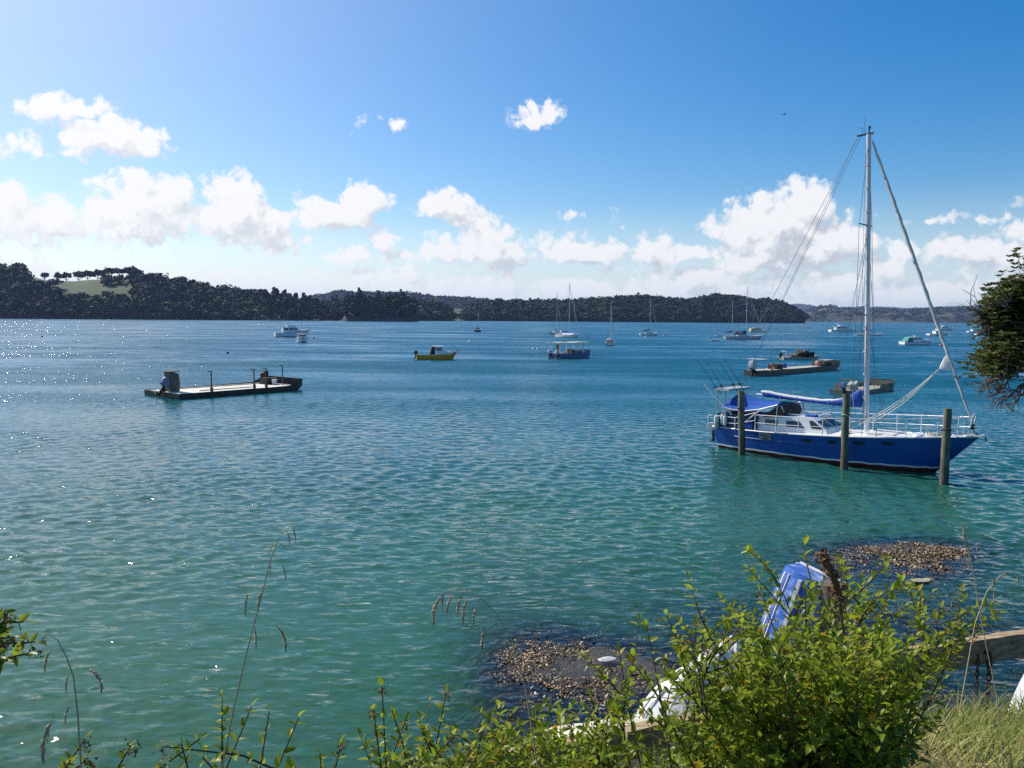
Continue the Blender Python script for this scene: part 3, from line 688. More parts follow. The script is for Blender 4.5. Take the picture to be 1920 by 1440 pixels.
# ---------------------------------------------------------------- the blue yacht between the piles
def blue_yacht():
    mid = Vector((15.91, 40.487, 0)); hd = R_(-44.975)
    e = empty('sailing_yacht', mid, hd, 'large blue hulled yacht with white rails moored against three timber piles', 'yacht')
    Mi = (Matrix.Translation(mid) @ Matrix.Rotation(hd, 4, 'Z')).inverted()
    def P(px, py, yl):
        o = Mi @ CAM; d = Mi.to_3x3() @ ray(px, py); return o+d*((yl-o.y)/d.y)
    Zm = lambda zx, zy, yl: P(1280+zx/3.2, 660+zy/3.2, yl)
    BLUE = D.materials.new('blue_topside_paint'); BLUE.use_nodes = True; t = NT(BLUE.node_tree); b = t.n['Principled BSDF']
    oc = t.node('ShaderNodeTexCoord').outputs['Object']
    wear = t.ramp(t.noise(t.node('ShaderNodeMapping', {'Vector': oc, 'Scale': (1, 1, .35)}).outputs[0], 2.2, 6, .65), .58, .75)
    col = t.mix(t.m('MULTIPLY', wear, .8), (0.008,0.078,0.35), (0.03,0.135,0.38))
    t.put(b.inputs['Base Color'], col); b.inputs['Roughness'].default_value = .3; b.inputs['Coat Weight'].default_value = .25
    h = Hull(12.85, 3.5, 1.12, 1.36, 1.86, tw=.62, smax=.42, p=2.1, rake=1.75, srake=.35, flare=.24, draft=.5, vee=.5)
    h.x0 = -5.75
    wob = lambda s: .16+.10*s+.012*math.sin(s*71)+.008*math.sin(s*173)
    h.shell(lambda s: wob(s)+.06, h.sheer, 44, 8).build('hull', BLUE, e, smooth=True, angle=50)
    h.shell(lambda s: wob(s)-.02, lambda s: wob(s)+.06, 44, 2).build('boot_stripe', WHITE, e, smooth=True, angle=50)
    h.shell(lambda s: -.5, lambda s: wob(s)-.02, 44, 3).build('bottom_paint', REDB, e, smooth=True, angle=50)
    h.deck(-.01, .0, .06, 40).build('deck', CREAM, e, smooth=True)
    h.rub(.035, .02, 40).build('toe_rail', ALLOY, e)
    kn = MB()
    for sd in (-1, 1): kn.tube([Vector(h.pt(s, h.sheer(s)*.66+.02, sd))*1.0 for s in [.05+.9*i/30 for i in range(31)]], .018, 5)
    kn.build('rubbing_strake', BLUE, e)
    # bow platform, anchor roller
    m = MB(); m.box((6.95,0,1.90), (.75,.34,.06)); m.box((7.2,0,1.95), (.26,.16,.14)); m.lathe((7.3,-.09,1.97), [(.06,0),(.06,.18)], 8, (0,1,0)); m.build('bow_platform', ALLOY, e, bevel=.01)
    m = MB(); m.tube([(7.28,0,1.9),(6.8,0,1.99),(6.4,.02,2.0)], .03, 6); m.tube([(7.3,0,1.93),(7.36,.12,1.72)], .03, 6); m.tube([(7.3,0,1.93),(7.36,-.12,1.72)], .03, 6); m.build('anchor', GREYAL, e)
    # cabin trunk
    zc = 1.30; w = lambda z: 1.12-.16*(z-zc)
    prof = [(-3.1,1.2),(-3.06,1.98),(-2.4,2.06),(-.25,2.10),(-.05,2.02),(.62,1.60),(.80,1.30)]
    m = MB(); tprism(m, prof, w); cab = m.build('cabin', WHITE, e, bevel=.05, smooth=True)
    for pr in ([(-2.66,1.55),(-2.66,1.83),(-1.95,1.84),(-1.95,1.54)], [(-1.50,1.56),(-1.50,1.86),(-.80,1.88),(-.50,1.57)]):
        for sd in (-1, 1):
            f = panel([(x+(.04 if i in (2,3) else -.04), z+(.04 if i in (1,2) else -.04)) for i, (x, z) in enumerate(pr)], w, sd, .008).build('window_frame', WHITE, cab)
            panel(pr, w, sd, .016).build('window', GLASS, cab)
    for sd in (-1, 1): panel([(-.16,1.60),(-.30,1.96),(-.12,1.98),(.42,1.64),(.40,1.60)], w, sd, .014).build('window', GLASS, cab)
    for y0, y1 in ((-.9,-.08),(.08,.9)): front_panel((.62,1.60), (-.05,2.02), w, .12, .86, y0, y1).build('windscreen', GLASS, cab)
    m = MB(); m.box((-.55,-.25,2.15), (.55,.5,.08)); m.build('roof_hatch', ROYAL, cab, bevel=.02)
    m = MB(); m.ball((-.05,.35,2.14), .22, 12, (1.5,1,.5)); m.build('roof_vent', WHITE, cab, smooth=True)
    m = MB(); 
    for sd in (-1,1): m.tube([(-2.9,sd*.8,2.10),(-2.85,sd*.8,2.16),(-.6,sd*.8,2.20),(-.5,sd*.8,2.12)], .018, 5)
    m.build('grab_rail', STEEL, cab)
    # fore deck details
    m = MB(); m.box((3.05,0,1.60), (1.3,1.5,.16)); m.build('fore_cabin', CREAM, e, bevel=.05)
    for c_, d_ in (((4.45,0,1.70),(.62,.62,.10)),((1.35,-.55,1.55),(.45,.4,.1))): m = MB(); m.box(c_, d_); m.build('deck_hatch', WHITE, e, bevel=.03)
    m = MB(); m.lathe((4.7,-.5,1.62), [(.22,0),(.27,.06),(.2,.16),(.05,.18)], 12); m.build('deck_vent', WHITE, e, smooth=True)
    m = MB(); m.lathe((5.85,0,1.72), [(.13,0),(.13,.12),(.09,.14),(.09,.24),(.14,.27)], 12); m.box((5.65,0,1.76), (.45,.3,.14)); m.build('windlass', GREYAL, e, bevel=.01)
    m = MB(); rg = random.Random(4)
    for k in range(5): m.tube([(5.25+.22*math.cos(a*.5+k)+rg.uniform(-.05,.05), -.25+.2*math.sin(a*.5+k), 1.73+.03*k+rg.uniform(0,.03)) for a in range(13)], .022, 5)
    m.build('rope_coil', ROPE, e)
    # cockpit
    m = MB(); 
    for sd in (-1, 1): m.box((-4.2,sd*1.16,1.55), (2.3,.10,.75)); 
    m.box((-5.36,0,1.55), (.1,2.4,.75)); m.build('cockpit_coaming', mat('dark_blue_paint', (0.004,0.028,0.10), .4), e, bevel=.02)
    m = MB(); m.box((-3.7,-1.30,1.50), (.9,.05,.42)); m.build('lee_cloth', ROYAL, e)
    # bimini tent: cloth over a ridge, edges slung down
    rows = []
    ridge = [(-5.0,2.80),(-4.72,3.10),(-4.3,2.96),(-3.6,2.76),(-2.9,2.72),(-2.2,2.74)]; eave = [(-5.05,2.34),(-4.85,2.26),(-4.3,2.20),(-3.6,2.20),(-2.8,2.36),(-1.85,2.66)]
    for (xr, zr), (xe, ze) in zip(ridge, eave):
        r = []
        for i in range(13):
            tt = -1+i/6; a = abs(tt); r.append((xr+(xe-xr)*a, tt*1.38, zr+(ze-zr)*(a**1.25)-.05*math.sin(math.pi*a)))
        rows.append(r)
    MB().grid(rows).build('bimini_cover', ROYAL, e, smooth=True, solid=.012, angle=180, subsurf=1)
    m = MB(); m.tube([Vector((x,-1.385,z)) for x, z in eave], .03, 5); m.tube([Vector((x,1.385,z)) for x, z in eave], .03, 5); m.build('cover_edge', ALLOY, e)
    m = MB(); m.grid([[(-2.75,-1.2,1.95),(-2.3,-1.25,2.3),(-1.88,-1.25,2.62)],[(-2.55,-1.1,1.95),(-1.9,-1.15,2.3),(-1.85,-1.15,2.60)],[(-1.75,-1.0,2.0),(-1.65,-1.05,2.25),(-1.8,-1.1,2.58)]])
    m.grid([[(-1.75,-1.0,2.0),(-1.65,-1.0,2.3),(-1.8,-1.0,2.58)],[(-1.6,0,2.05),(-1.55,0,2.4),(-1.8,0,2.68)],[(-1.75,1.0,2.0),(-1.65,1.0,2.3),(-1.8,1.0,2.58)]])
    m.build('spray_screen', mat('brown_mesh_screen', (0.055,0.040,0.036), .8), e, solid=.01)
    for pp, r_ in (([Zm(375,418,-1.4),Zm(470,345,-1.4)],.03),([(-1.85,-1.38,2.66),(-1.95,-1.3,1.5)],.02),([(-4.9,-1.38,2.26),(-4.9,-1.3,1.3)],.02),([(-4.9,1.38,2.26),(-4.9,1.3,1.3)],.02)): m = MB(); m.tube(pp, r_, 6); m.build('bimini_strut', ALLOY, e)
    # stern arch with solar panel
    m = MB()
    for sd in (-1, 1):
        m.tube([(-5.44,sd*1.15,1.2),(-5.46,sd*1.15,3.16)], .024, 6); m.tube([(-4.95,sd*1.15,1.2),(-4.95,sd*1.15,3.2)], .024, 6)
        m.tube([(-5.44,sd*1.15,2.42),(-4.95,sd*1.15,2.42)], .02, 6); m.tube([(-5.44,sd*1.15,1.9),(-4.95,sd*1.15,1.9)], .02, 6)
    for x in (-5.46,-4.95): m.tube([(x,-1.2,3.16),(x,1.2,3.16)], .024, 6)
    for y in (-1.2, 1.2): m.tube([(-5.6,y,3.16),(-4.75,y,3.18)], .024, 6)
    m.build('stern_arch', GREYAL, e)
    m = MB(); m.box((-5.18,0,3.24), (.75,2.3,.04)); sp = m.build('solar_panel', mat('solar_cells', (0.02,0.025,0.05), .15, coat=.5), e)
    m = MB(); 
    for y in (-1.16,1.16): m.box((-5.18,y,3.24), (.80,.04,.06))
    for x in (-5.57,-4.79): m.box((x,0,3.24), (.04,2.36,.06))
    m.build('panel_frame', ALLOY, sp)
    m = MB(); m.bar((-6.29,-1.2,3.45), (-4.52,-1.2,1.9), .08, .05); m.build('davit_pole', ALLOY, e)
    # rails
    def sx(x): return h.s_of(x)
    for sd in (-1, 1):
        m = MB(); xs = [-3.0+1.22*i for i in range(9)]
        top = [h.edge(sx(x), .86+(.04*i/8), .08, sd) for i, x in enumerate(xs)]; mid_ = [h.edge(sx(x), .45, .08, sd) for x in xs]
        m.tube(top, .026, 6); m.tube(mid_, .016, 5)
        m.build('guard_rail', ALLOY, e)
        for x in xs[:-1]:
            q = MB(); a = h.edge(sx(x), 0, .08, sd); b2 = h.edge(sx(x), .86, .08, sd); q.tube([a, b2], .024, 6); q.build('stanchion', ALLOY, e)
    m = MB(); xs = [6.76,6.86]
    A = [h.edge(sx(x), .0, .02, sd) for x in (6.2,6.75) for sd in (-1,1)]
    tl, tr_ = h.edge(sx(6.76), .94, .08, 1), h.edge(sx(6.76), .94, .08, -1)
    for sd in (-1, 1):
        a0 = h.edge(sx(-3.0+1.22*8), .90, .08, sd); a1 = Vector((6.85, sd*.26, 2.84)); m.tube([a0, a1], .026, 6)
        m.tube([h.edge(sx(-3.0+1.22*8), .45, .08, sd), Vector((6.8, sd*.24, 2.42))], .02, 6)
        m.tube([a1, Vector((6.68, sd*.26, 1.86))], .026, 6); m.tube([Vector((6.3, sd*.40, 1.8)), Vector((6.35, sd*.42, 2.76))], .024, 6)
    m.tube([(6.85,-.26,2.84),(6.92,0,2.86),(6.85,.26,2.84)], .026, 6); m.build('pulpit', ALLOY, e)
    m = MB()
    for sd in (-1, 1):
        m.tube([(-3.0,sd*1.5,2.17),(-4.2,sd*1.42,1.78),(-5.55,sd*1.15,1.76)], .024, 6)
        m.tube([(-3.0,sd*1.5,1.76),(-4.2,sd*1.42,1.46),(-5.55,sd*1.15,1.44)], .02, 6)
        m.tube([(-4.2,sd*1.42,1.2),(-4.2,sd*1.42,1.78)], .022, 6)
    m.build('stern_rail', ALLOY, e)
    m = MB(); m.tube([(-5.9,-.95,1.15),(-6.05,-1.0,1.35),(-6.1,-1.0,1.62),(-5.98,-1.0,1.76),(-5.86,-1.0,1.70),(-5.84,-1.0,1.6)], .04, 7); m.tube([(-6.0,-.95,1.2),(-5.7,-.8,1.08),(-5.3,-.9,1.15),(-5.1,-1.1,1.2)], .05, 7); m.build('boarding_rail', ALLOY, e)
    outboard(e, -5.9, -.55, .82, COWLG, 6, .85)
    # mast
    mb_, mt = Vector((2.15,0,1.45)), Vector((1.62,0,15.94)); ax = (mt-mb_).normalized()
    on = lambda z: mb_+(mt-mb_)*((z-mb_.z)/(mt.z-mb_.z))
    m = MB(); m.tube([mb_, mt], .115, 14, .105); mast = m.build('mast', ALLOY, e, smooth=True)
    m = MB(); m.bar(mt+Vector((-.55,0,.0)), mt+Vector((.22,0,.03)), .06, .08); m.tube([mt, mt+Vector((.02,0,.32))], .035, 6); m.tube([mt+Vector((-.2,0,.0)), mt+Vector((-.22,0,.9))], .008, 4); m.lathe(mt+Vector((.02,0,.28)), [(.06,0),(.07,.08),(.03,.12)], 8); m.tube([mt+Vector((-.3,0,.05)), mt+Vector((-.3,0,.35)), mt+Vector((-.5,0,.38))], .012, 4); m.build('masthead', mat('dark_fitting', (0.05,0.05,0.055), .4), mast)
    for i in range(22):
        st = MB(); c = on(3.2+i*.56); sd = 1 if i % 2 else -1; st.tube([c+Vector((.02,sd*.10,0)), c+Vector((-.04,sd*.22,.03)), c+Vector((-.10,sd*.17,.10)), c+Vector((-.08,sd*.1,.16))], .018, 5); st.build('mast_step', ALLOY, mast)
    chain = {}
    tips = {}
    for z, k in ((7.28,1.05),(11.6,.78)):
        c = on(z); m = MB()
        for sd in (-1,1): m.tube([c, c+Vector((-.12,sd*k,.04))], .035, 6, .028); tips[(z,sd)] = c+Vector((-.12,sd*k,.04))
        m.build('spreader', mat('dark_spreader', (0.16,0.17,0.18), .4), mast)
    L = []
    for sd in (-1, 1):
        ch = h.edge(sx(1.95), .02, .04, sd); ch2 = h.edge(sx(1.55), .02, .04, sd); ch3 = h.edge(sx(2.5), .02, .04, sd)
        L += [[on(15.8), tips[(11.6,sd)], tips[(7.28,sd)], ch], [on(11.4), tips[(7.28,sd)]], [on(7.1), ch2], [on(7.1), ch3], [on(11.5), h.edge(sx(.9), .02, .04, sd)]]
    L += [[mt+Vector((-.5,0,0)), (-5.2,-.9,3.2)], [mt+Vector((-.5,0,0)), (-5.2,.9,3.2)], [mt+Vector((-.35,0,0)), (-5.6,0,1.3)]]
    stays(e, L, .0105)
    halyard = []
    for k, (dy, dx) in enumerate(((.14,.05),(-.14,.03),(.10,-.12),(-.1,-.12))): halyard.append([on(15.6)+Vector((dx,dy*.6,0)), on(9)+Vector((dx*1.6,dy*1.5,0)), on(2.0)+Vector((dx,dy,0))])
    stays(e, halyard, .009, mat('grey_halyard', (0.25,0.26,0.3), .8), 'halyard')
    for sd in (-1,1): m = MB(); m.lathe(on(2.3)+Vector((0,sd*.12,0)), [(.07,0),(.05,.05),(.07,.12)], 10, (0,sd,0)); m.build('winch', STEEL, mast)
    # boom, sail cover, sail showing along the top
    g, ae = on(2.72)+Vector((-.10,0,0)), Vector((-3.75,0,2.98)); m = MB(); m.tube([ae, g], .075, 10); boom = m.build('boom', ALLOY, e, smooth=True)
    ctl = [(-3.5,.30,.13),(-3.0,.30,.15),(-2.27,.24,.15),(-1.2,.22,.16),(-.2,.22,.17),(.5,.30,.18),(.95,.44,.19),(1.3,.68,.19),(1.6,.92,.17),(1.93,1.06,.15)]
    rows = []
    for x, hh, ww in ctl:
        zb = ae.z+(g.z-ae.z)*(x-ae.x)/(g.x-ae.x)-.07; r = []
        for i in range(12):
            a = 2*math.pi*i/12; r.append((x+.015*math.sin(a*3+x*9), ww*math.sin(a)*(1-.35*max(0,-math.cos(a)) if hh>.5 else 1), zb+hh/2-hh/2*math.cos(a)+.012*math.sin(x*13+a*2)))
        rows.append(r)
    m = MB(); m.grid(rows, True); m.f += [tuple(range(12)), tuple(range((len(ctl)-1)*12, len(ctl)*12))]; m.build('sail_cover', ROYAL, boom, smooth=True, subsurf=1, angle=180)
    m = MB(); rows = []
    for i in range(41):
        x = -3.45+i*.115; zb = ae.z+(g.z-ae.z)*(x-ae.x)/(g.x-ae.x)-.07; hh = np.interp(x, [c[0] for c in ctl], [c[1] for c in ctl]); bl = .5+.5*abs(math.sin((x+3.45)/.82*math.pi))
        k = max(0, min(1, (1.15-x)/.5)); 
        rows.append([(x, -.125*k, zb+hh-.06), (x, -.11*k, zb+hh-.01+.02*bl), (x, -.05*k, zb+hh+.045*bl*k), (x, .05*k, zb+hh+.045*bl*k), (x, .12*k, zb+hh-.03)])
    m.grid(rows); m.build('folded_sail', mat('white_sailcloth', (0.80,0.79,0.76), .8), boom, smooth=True, angle=180)
    TIE = mat('grey_webbing', (0.3,0.31,0.34), .8)
    for x in (-3.1,-2.3,-1.45,-.6,.25,1.0):
        hh = np.interp(x, [c[0] for c in ctl], [c[1] for c in ctl]); ww = np.interp(x, [c[0] for c in ctl], [c[2] for c in ctl]); zb = ae.z+(g.z-ae.z)*(x-ae.x)/(g.x-ae.x)-.07
        m = MB(); m.tube([(x, (ww+.02)*math.sin(2*math.pi*i/12), zb+hh/2-(hh/2+.02)*math.cos(2*math.pi*i/12)) for i in range(13)], .012, 4); m.build('sail_tie', TIE, boom)
    m = MB(); m.tube([(1.55,-.19,2.78),(1.50,-.2,3.2),(1.45,-.16,3.62)], .02, 4)
    m.build('sail_tie', TIE, boom)
    HG = mat('grey_halyard', (0.25,0.26,0.3)); stays(e, [[(-1.1,0,2.75),(-1.0,-.1,2.15)],[(-1.1,0,2.75),(-1.25,.1,2.15)]], .018, HG, 'mainsheet'); stays(e, [[(.9,0,2.72),(2.0,0,1.75)]], .018, HG, 'boom_vang'); stays(e, [[ae, (-4.9,0,3.0)]], .018, HG, 'topping_line')
    # furled headsail
    jt, jb = Vector((1.80,0,15.6)), Vector((6.78,0,2.45)); m = MB(); pts = []; rr = []
    for i in range(46):
        f = i/45; pts.append(jt+(jb-jt)*f+Vector((.012*math.sin(i*2.1), .012*math.cos(i*1.7), 0))); rr.append((.035 if i == 0 else   .046+.036*math.sin(math.pi*min(1, f*1.05))**.6)*(1+.10*math.sin(i*2.6)))
    m.tube(pts, rr, 9); jib = m.build('furled_headsail', mat('weathered_sail_strip', (0.60,0.585,0.54), .85, var=.2, vscale=5, dirt=(0.34,0.33,0.33), dscale=6, damt=.3), e, smooth=True)
    m = MB(); fp = jt+(jb-jt)*.80; m.grid([[fp+Vector((-.22,0,.55)), fp+Vector((-.10,-.05,.35)), fp+Vector((.04,-.02,.2))],[fp+Vector((-.38,-.04,.10)), fp+Vector((-.22,-.10,.05)), fp+Vector((.10,-.04,-.05))],[fp+Vector((-.58,0,-.30)), fp+Vector((-.30,-.05,-.32)), fp+Vector((.12,0,-.28))]]); m.build('clew_flap', mat('white_sailcloth', (0.80,0.79,0.76), .8), jib, smooth=True, solid=.02, subsurf=1, angle=180)
    cl = fp+Vector((-.5,0,-.25))
    def sag(a, b, s): a, b = Vector(a), Vector(b); return [a+(b-a)*(i/10)-Vector((0,0,s*4*(i/10)*(1-i/10))) for i in range(11)]
    stays(e, [sag(cl, (2.3,-1.5,2.1), .22), sag(cl, (2.1,-.9,2.0), .32), sag(cl, (2.0,1.3,2.0), .28)], .018, ROPE, 'jib_sheet')
    m = MB(); m.lathe(jb-Vector((0,0,.28)), [(.05,0),(.12,.03),(.12,.08),(.05,.1),(.05,.16),(.12,.18),(.12,.24),(.05,.26)], 12); m.tube([jb-Vector((0,0,.28)), (7.05,0,1.95)], .02, 5); m.build('furling_drum', BLACK, jib)
    # portlights and the name board
    for x, z in ((-.08,1.06),(1.17,1.12),(2.45,1.20),(3.66,1.30)):
        s = sx(x)
        for sd in (-1, 1):
            p = Vector(h.pt(s, z, sd)); tx = (Vector(h.pt(s+.02, z, sd))-Vector(h.pt(s-.02, z, sd))).normalized(); tz = (Vector(h.pt(s, z+.05, sd))-Vector(h.pt(s, z-.05, sd))).normalized(); nn = tx.cross(tz)*-sd; nn = nn if nn.y*sd > 0 else -nn
            ring = [(.26*math.cos(a)*(1-.12*math.sin(2*a)**2), .085*math.copysign(abs(math.sin(a))**.6, math.sin(a))) for a in [2*math.pi*i/16 for i in range(16)]]
            q = MB(); q.add([p+tx*a+tz*b2-nn*.04 for a, b2 in ring]+[p+tx*a+tz*b2+nn*.014 for a, b2 in ring], [tuple(range(16, 32))]+[(i, (i+1) % 16, (i+1) % 16+16, i+16) for i in range(16)]); q.build('portlight', GLASS, e)
    s = sx(-2.35); p = Vector(h.pt(s, 1.0, -1)); tx = (Vector(h.pt(s+.03, 1.0, -1))-Vector(h.pt(s-.03, 1.0, -1))).normalized(); tz = (Vector(h.pt(s, 1.1, -1))-Vector(h.pt(s, .9, -1))).normalized(); nn = tz.cross(tx); nn = -nn if nn.y > 0 else nn
    ring = [(-.36,.19),(.36,.19),(.36,-.06),(.26,-.20),(-.26,-.20),(-.36,-.06)]; q = MB(); q.add([p+tx*a+tz*b2-nn*.05 for a, b2 in ring]+[p+tx*a+tz*b2+nn*.03 for a, b2 in ring], [tuple(range(6, 12))]+[(i, (i+1) % 6, (i+1) % 6+6, i+6) for i in range(6)])
    board = q.build('name_board', mat('grey_name_board', (0.20,0.21,0.20), .7), e)
    for txt, dz in (("NOEL'S", .025), ('ARK', -.155)):
        cu = D.curves.new('name_lettering', 'FONT'); cu.body = txt; cu.size = .165; cu.align_x = 'CENTER'; cu.extrude = .004; cu.space_character = 1.12
        to = D.objects.new('name_lettering', cu); COL.objects.link(to)
        dg = bpy.context.evaluated_depsgraph_get(); me = D.meshes.new_from_object(to.evaluated_get(dg)); D.objects.remove(to); D.curves.remove(cu)
        o = D.objects.new('name_lettering', me); COL.objects.link(o); o.parent = board; me.materials.clear(); me.materials.append(mat('dark_lettering', (0.02,0.022,0.02), .6))
        c = p+tz*dz+nn*.036; o.matrix_local = Matrix(((tx.x, tz.x, nn.x, c.x), (tx.y, tz.y, nn.y, c.y), (tx.z, tz.z, nn.z, c.z), (0, 0, 0, 1)))
    # hung and stowed things
    Mw = Matrix.Translation(mid) @ Matrix.Rotation(hd, 4, 'Z')
    for (x, y, z, ln, r, mt_, lb) in ((-5.37,-1.32,1.02,.78,.13,mat('greenish_fender', (0.55,0.60,0.52), .6), 'biggest greenish white fender hanging at the blue yacht stern'),
                                 (-5.06,-1.28,1.32,.58,.085,WHITE,'slim white fender, middle of the three at the blue yacht stern'), (-4.86,-1.30,1.24,.62,.10,WHITE,'white fender nearest the pile at the blue yacht stern')):
        f = empty('fender', Mw @ Vector((x,y,z)), hd, lb, 'fender', 'fenders hung on the blue yacht'); m = MB(); m.lathe((0,0,0), [(.03,0),(r*.8,.04),(r,.12),(r,ln-.14),(r*.8,ln-.05),(.03,ln)], 14); m.build('fender_body', mt_, f, smooth=True)
        m = MB(); m.tube([(0,0,ln),(0.02,.05,ln+.3)], .012, 4); m.build('lanyard', ROPE, f)
    rods = [((-5.75,-.95,2.75),(83,45)),((-5.5,-.45,2.85),(133,45)),((-5.2,.2,2.95),(212,45)),((-4.85,.75,3.0),(243,30))]
    bases = [(207,220),(240,212),(310,205),(350,200)]; ys = (-1.05,-.6,.25,.9)
    nm = ['leftmost','second','third','rightmost']
    for k in range(4):
        b0, tp = Zm(*bases[k], ys[k]), Zm(*rods[k][1], ys[k]); d = (tp-b0).normalized(); b0 = b0-d*.35
        f = empty('fishing_rod', Mw @ b0, hd, f'{nm[k]} of four thin fishing rods standing in the blue yacht stern arch', 'fishing rod', 'fishing rods on the stern arch')
        m = MB(); m.tube([(0,0,0), d*.5], .024, 6, .02); m.build('grip', BLACK, f)
        m = MB(); ln = (tp-b0).length; m.tube([d*.5, d*(ln*.5)+Vector((0,0,.03)), d*ln], [.016,.012,.007], 5); m.build('rod_blank', BLACK, f)
        m = MB(); c = d*.55+Vector((.03,0,-.09)); m.lathe(c-Vector((0,.07,0)), [(.07,0),(.07,.02),(.04,.03),(.04,.11),(.07,.12),(.07,.14)], 10, (0,1,0)); m.tube([c+Vector((0,.08,0)), c+Vector((.07,.1,.04))], .012, 5); m.build('reel', mat('reel_metal', (0.12,0.12,0.13), .3, metal=.7), f)
    return e
blue_yacht()
def pile(base, top, label, seed):
    w = at(*base); d = (w-CAM).dot(_f); tp = CAM+ray(*top)*d; rg = random.Random(seed)
    e = empty('mooring_pile', (w.x, w.y, 0), 0, label, 'pile', 'timber piles beside the blue yacht')
    lean = Vector((tp.x-w.x, tp.y-w.y, tp.z)); m = MB(); pts = []; rr = []
    for i in range(13):
        f = -.35+1.35*i/12; pts.append(Vector((lean.x*f, lean.y*f, tp.z*f))+Vector((rg.uniform(-.012,.012), rg.uniform(-.012,.012), 0))); rr.append(.185-.022*i/12+rg.uniform(-.008,.008))
    m.tube(pts, rr, 14)
    M = D.materials.get('pile_timber')
    if not M:
        M = D.materials.new('pile_timber'); M.use_nodes = True; t = NT(M.node_tree); b = t.n['Principled BSDF']; oc = t.node('ShaderNodeTexCoord').outputs['Object']
        z = t.node('ShaderNodeSeparateXYZ', {0: oc}).outputs[2]; g = t.noise(t.node('ShaderNodeMapping', {'Vector': oc, 'Scale': (9, 9, .6)}).outputs[0], 1.5, 6, .65)
        col = t.mix(t.ramp(g, .3, .7), (0.085,0.085,0.05), (0.26,0.235,0.15)); 
        n = t.noise(oc, 4, 5, .6); wet = t.ramp(t.m('ADD', z, t.m('MULTIPLY', n, 1.1)), 1.9, 1.1)
        col = t.mix(t.m('MULTIPLY', wet, .8), col, (0.075,0.062,0.040)); shell = t.m('MULTIPLY', t.ramp(t.noise(oc, 26, 3, .6), .56, .66), t.ramp(z, 1.3, .7)); col = t.mix(shell, col, (0.36,0.32,0.25))
        t.put(b.inputs['Base Color'], col); b.inputs['Roughness'].default_value = .85
        bn = t.node('ShaderNodeBump', {'Height': t.m('ADD', g, t.m('MULTIPLY', shell, .6)), 'Strength': .7, 'Distance': .02}); t.put(b.inputs['Normal'], bn.outputs[0])
    m.build('pile_shaft', M, e, smooth=True)
    rr_ = MB(); c = Vector((lean.x*.72, lean.y*.72, tp.z*.72)); rr_.tube([c+Vector((.2*math.cos(a), .2*math.sin(a), .04*math.sin(2*a))) for a in [2*math.pi*i/16 for i in range(17)]], .018, 5); rr_.build('mooring_rope', ROPE if seed == 2 else mat('dark_rope', (0.06,0.055,0.05), .9), e)
pile((1391,852), (1389.5,733), 'timber mooring pile standing by the blue yacht stern and fenders', 1)
pile((1583,880), (1587,739), 'tall timber mooring pile standing just left of the white mast', 2)
pile((1770,907), (1777,766), 'timber mooring pile standing by the blue yacht bow, nearest the shore', 3)
# ---------------------------------------------------------------- oyster barges
def barge_hull(e, L, W, z, bowrise=.9, material=GREYAL, deckmat=PALEDECK, bulwark=.35, bowlen=2.6, draft=.3, deck_inset=.28, rim=.06):
    """flat hull with a raised, raked bow; x forward"""
    x0, x1 = -L/2, L/2; m = MB(); rows = []
    st = [(x0,.98,z,-draft),(x0+.5,1,z,-draft),(0,1,z,-draft),(x1-bowlen,1,z+.05,-draft),(x1-bowlen*.75,.98,z+bowrise*.42,-draft),(x1-bowlen*.45,.95,z+bowrise*.75,-.05),(x1-.06,.86,z+bowrise,z*.9)]
    for x, k, zt, zb in st: rows.append([(x,W/2*k,zt),(x+.0,W/2*k*.97,zb),(x,-W/2*k*.97,zb),(x,-W/2*k,zt)])
    m.grid(rows); m.f += [(0,1,2,3), tuple(24+i for i in (3,2,1,0))]
    h = m.build('hull', material, e, solid=.05)
    m = MB(); m.slab([(x0+.04,-W/2+.05),(x1-bowlen*.5,-W/2*.94),(x1-bowlen*.5,W/2*.94),(x0+.04,W/2-.05)], z-.10, z-.03); m.build('side_deck', material, e)
    m = MB(); m.slab([(x0+.3,-W/2+deck_inset),(x1-bowlen*.62,-W/2+deck_inset),(x1-bowlen*.62,W/2-deck_inset),(x0+.3,W/2-deck_inset)], z-.05, z+.012); m.build('deck', deckmat, e)
    m = MB()
    for sd in (-1,1):
        m.tube([(x,sd*W/2*k,zt) for x, k, zt, _ in st], rim*.6, 5)
    m.tube([(x1-.06,-W/2*.86,z+bowrise),(x1-.06,W/2*.86,z+bowrise)], rim*.7, 5); m.tube([(x0,-W/2*.98,z),(x0,W/2*.98,z)], rim*.6, 5); m.build('gunwale', material, e)
def crate(e, c, d, material, name='crate'):
    m = MB(); x, y, z = c; dx, dy, dz = d
    m.box((x,y,z+dz*.5), (dx*.94,dy*.94,dz*.92))
    for sx_ in (-1,1):
        for sy in (-1,1): m.box((x+sx_*dx*.47,y+sy*dy*.47,z+dz*.5), (.05,.05,dz))
    for zz in (.05,.95): 
        for sy in (-1,1): m.box((x,y+sy*dy*.48,z+dz*zz), (dx,.04,.06))
        for sx_ in (-1,1): m.box((x+sx_*dx*.48,y,z+dz*zz), (.04,dy,.06))
    return m.build(name, material, e)
def loose(name, e, off, label, cat, group=None):
    """a thing lying on boat e, given in the boat's own frame"""
    c, s = math.cos(e.rotation_euler.z), math.sin(e.rotation_euler.z); l = e.location; off = [a*b for a, b in zip(off, e.scale)]
    return empty(name, (l.x+c*off[0]-s*off[1], l.y+s*off[0]+c*off[1], l.z+off[2]), e.rotation_euler.z, label, cat, group)
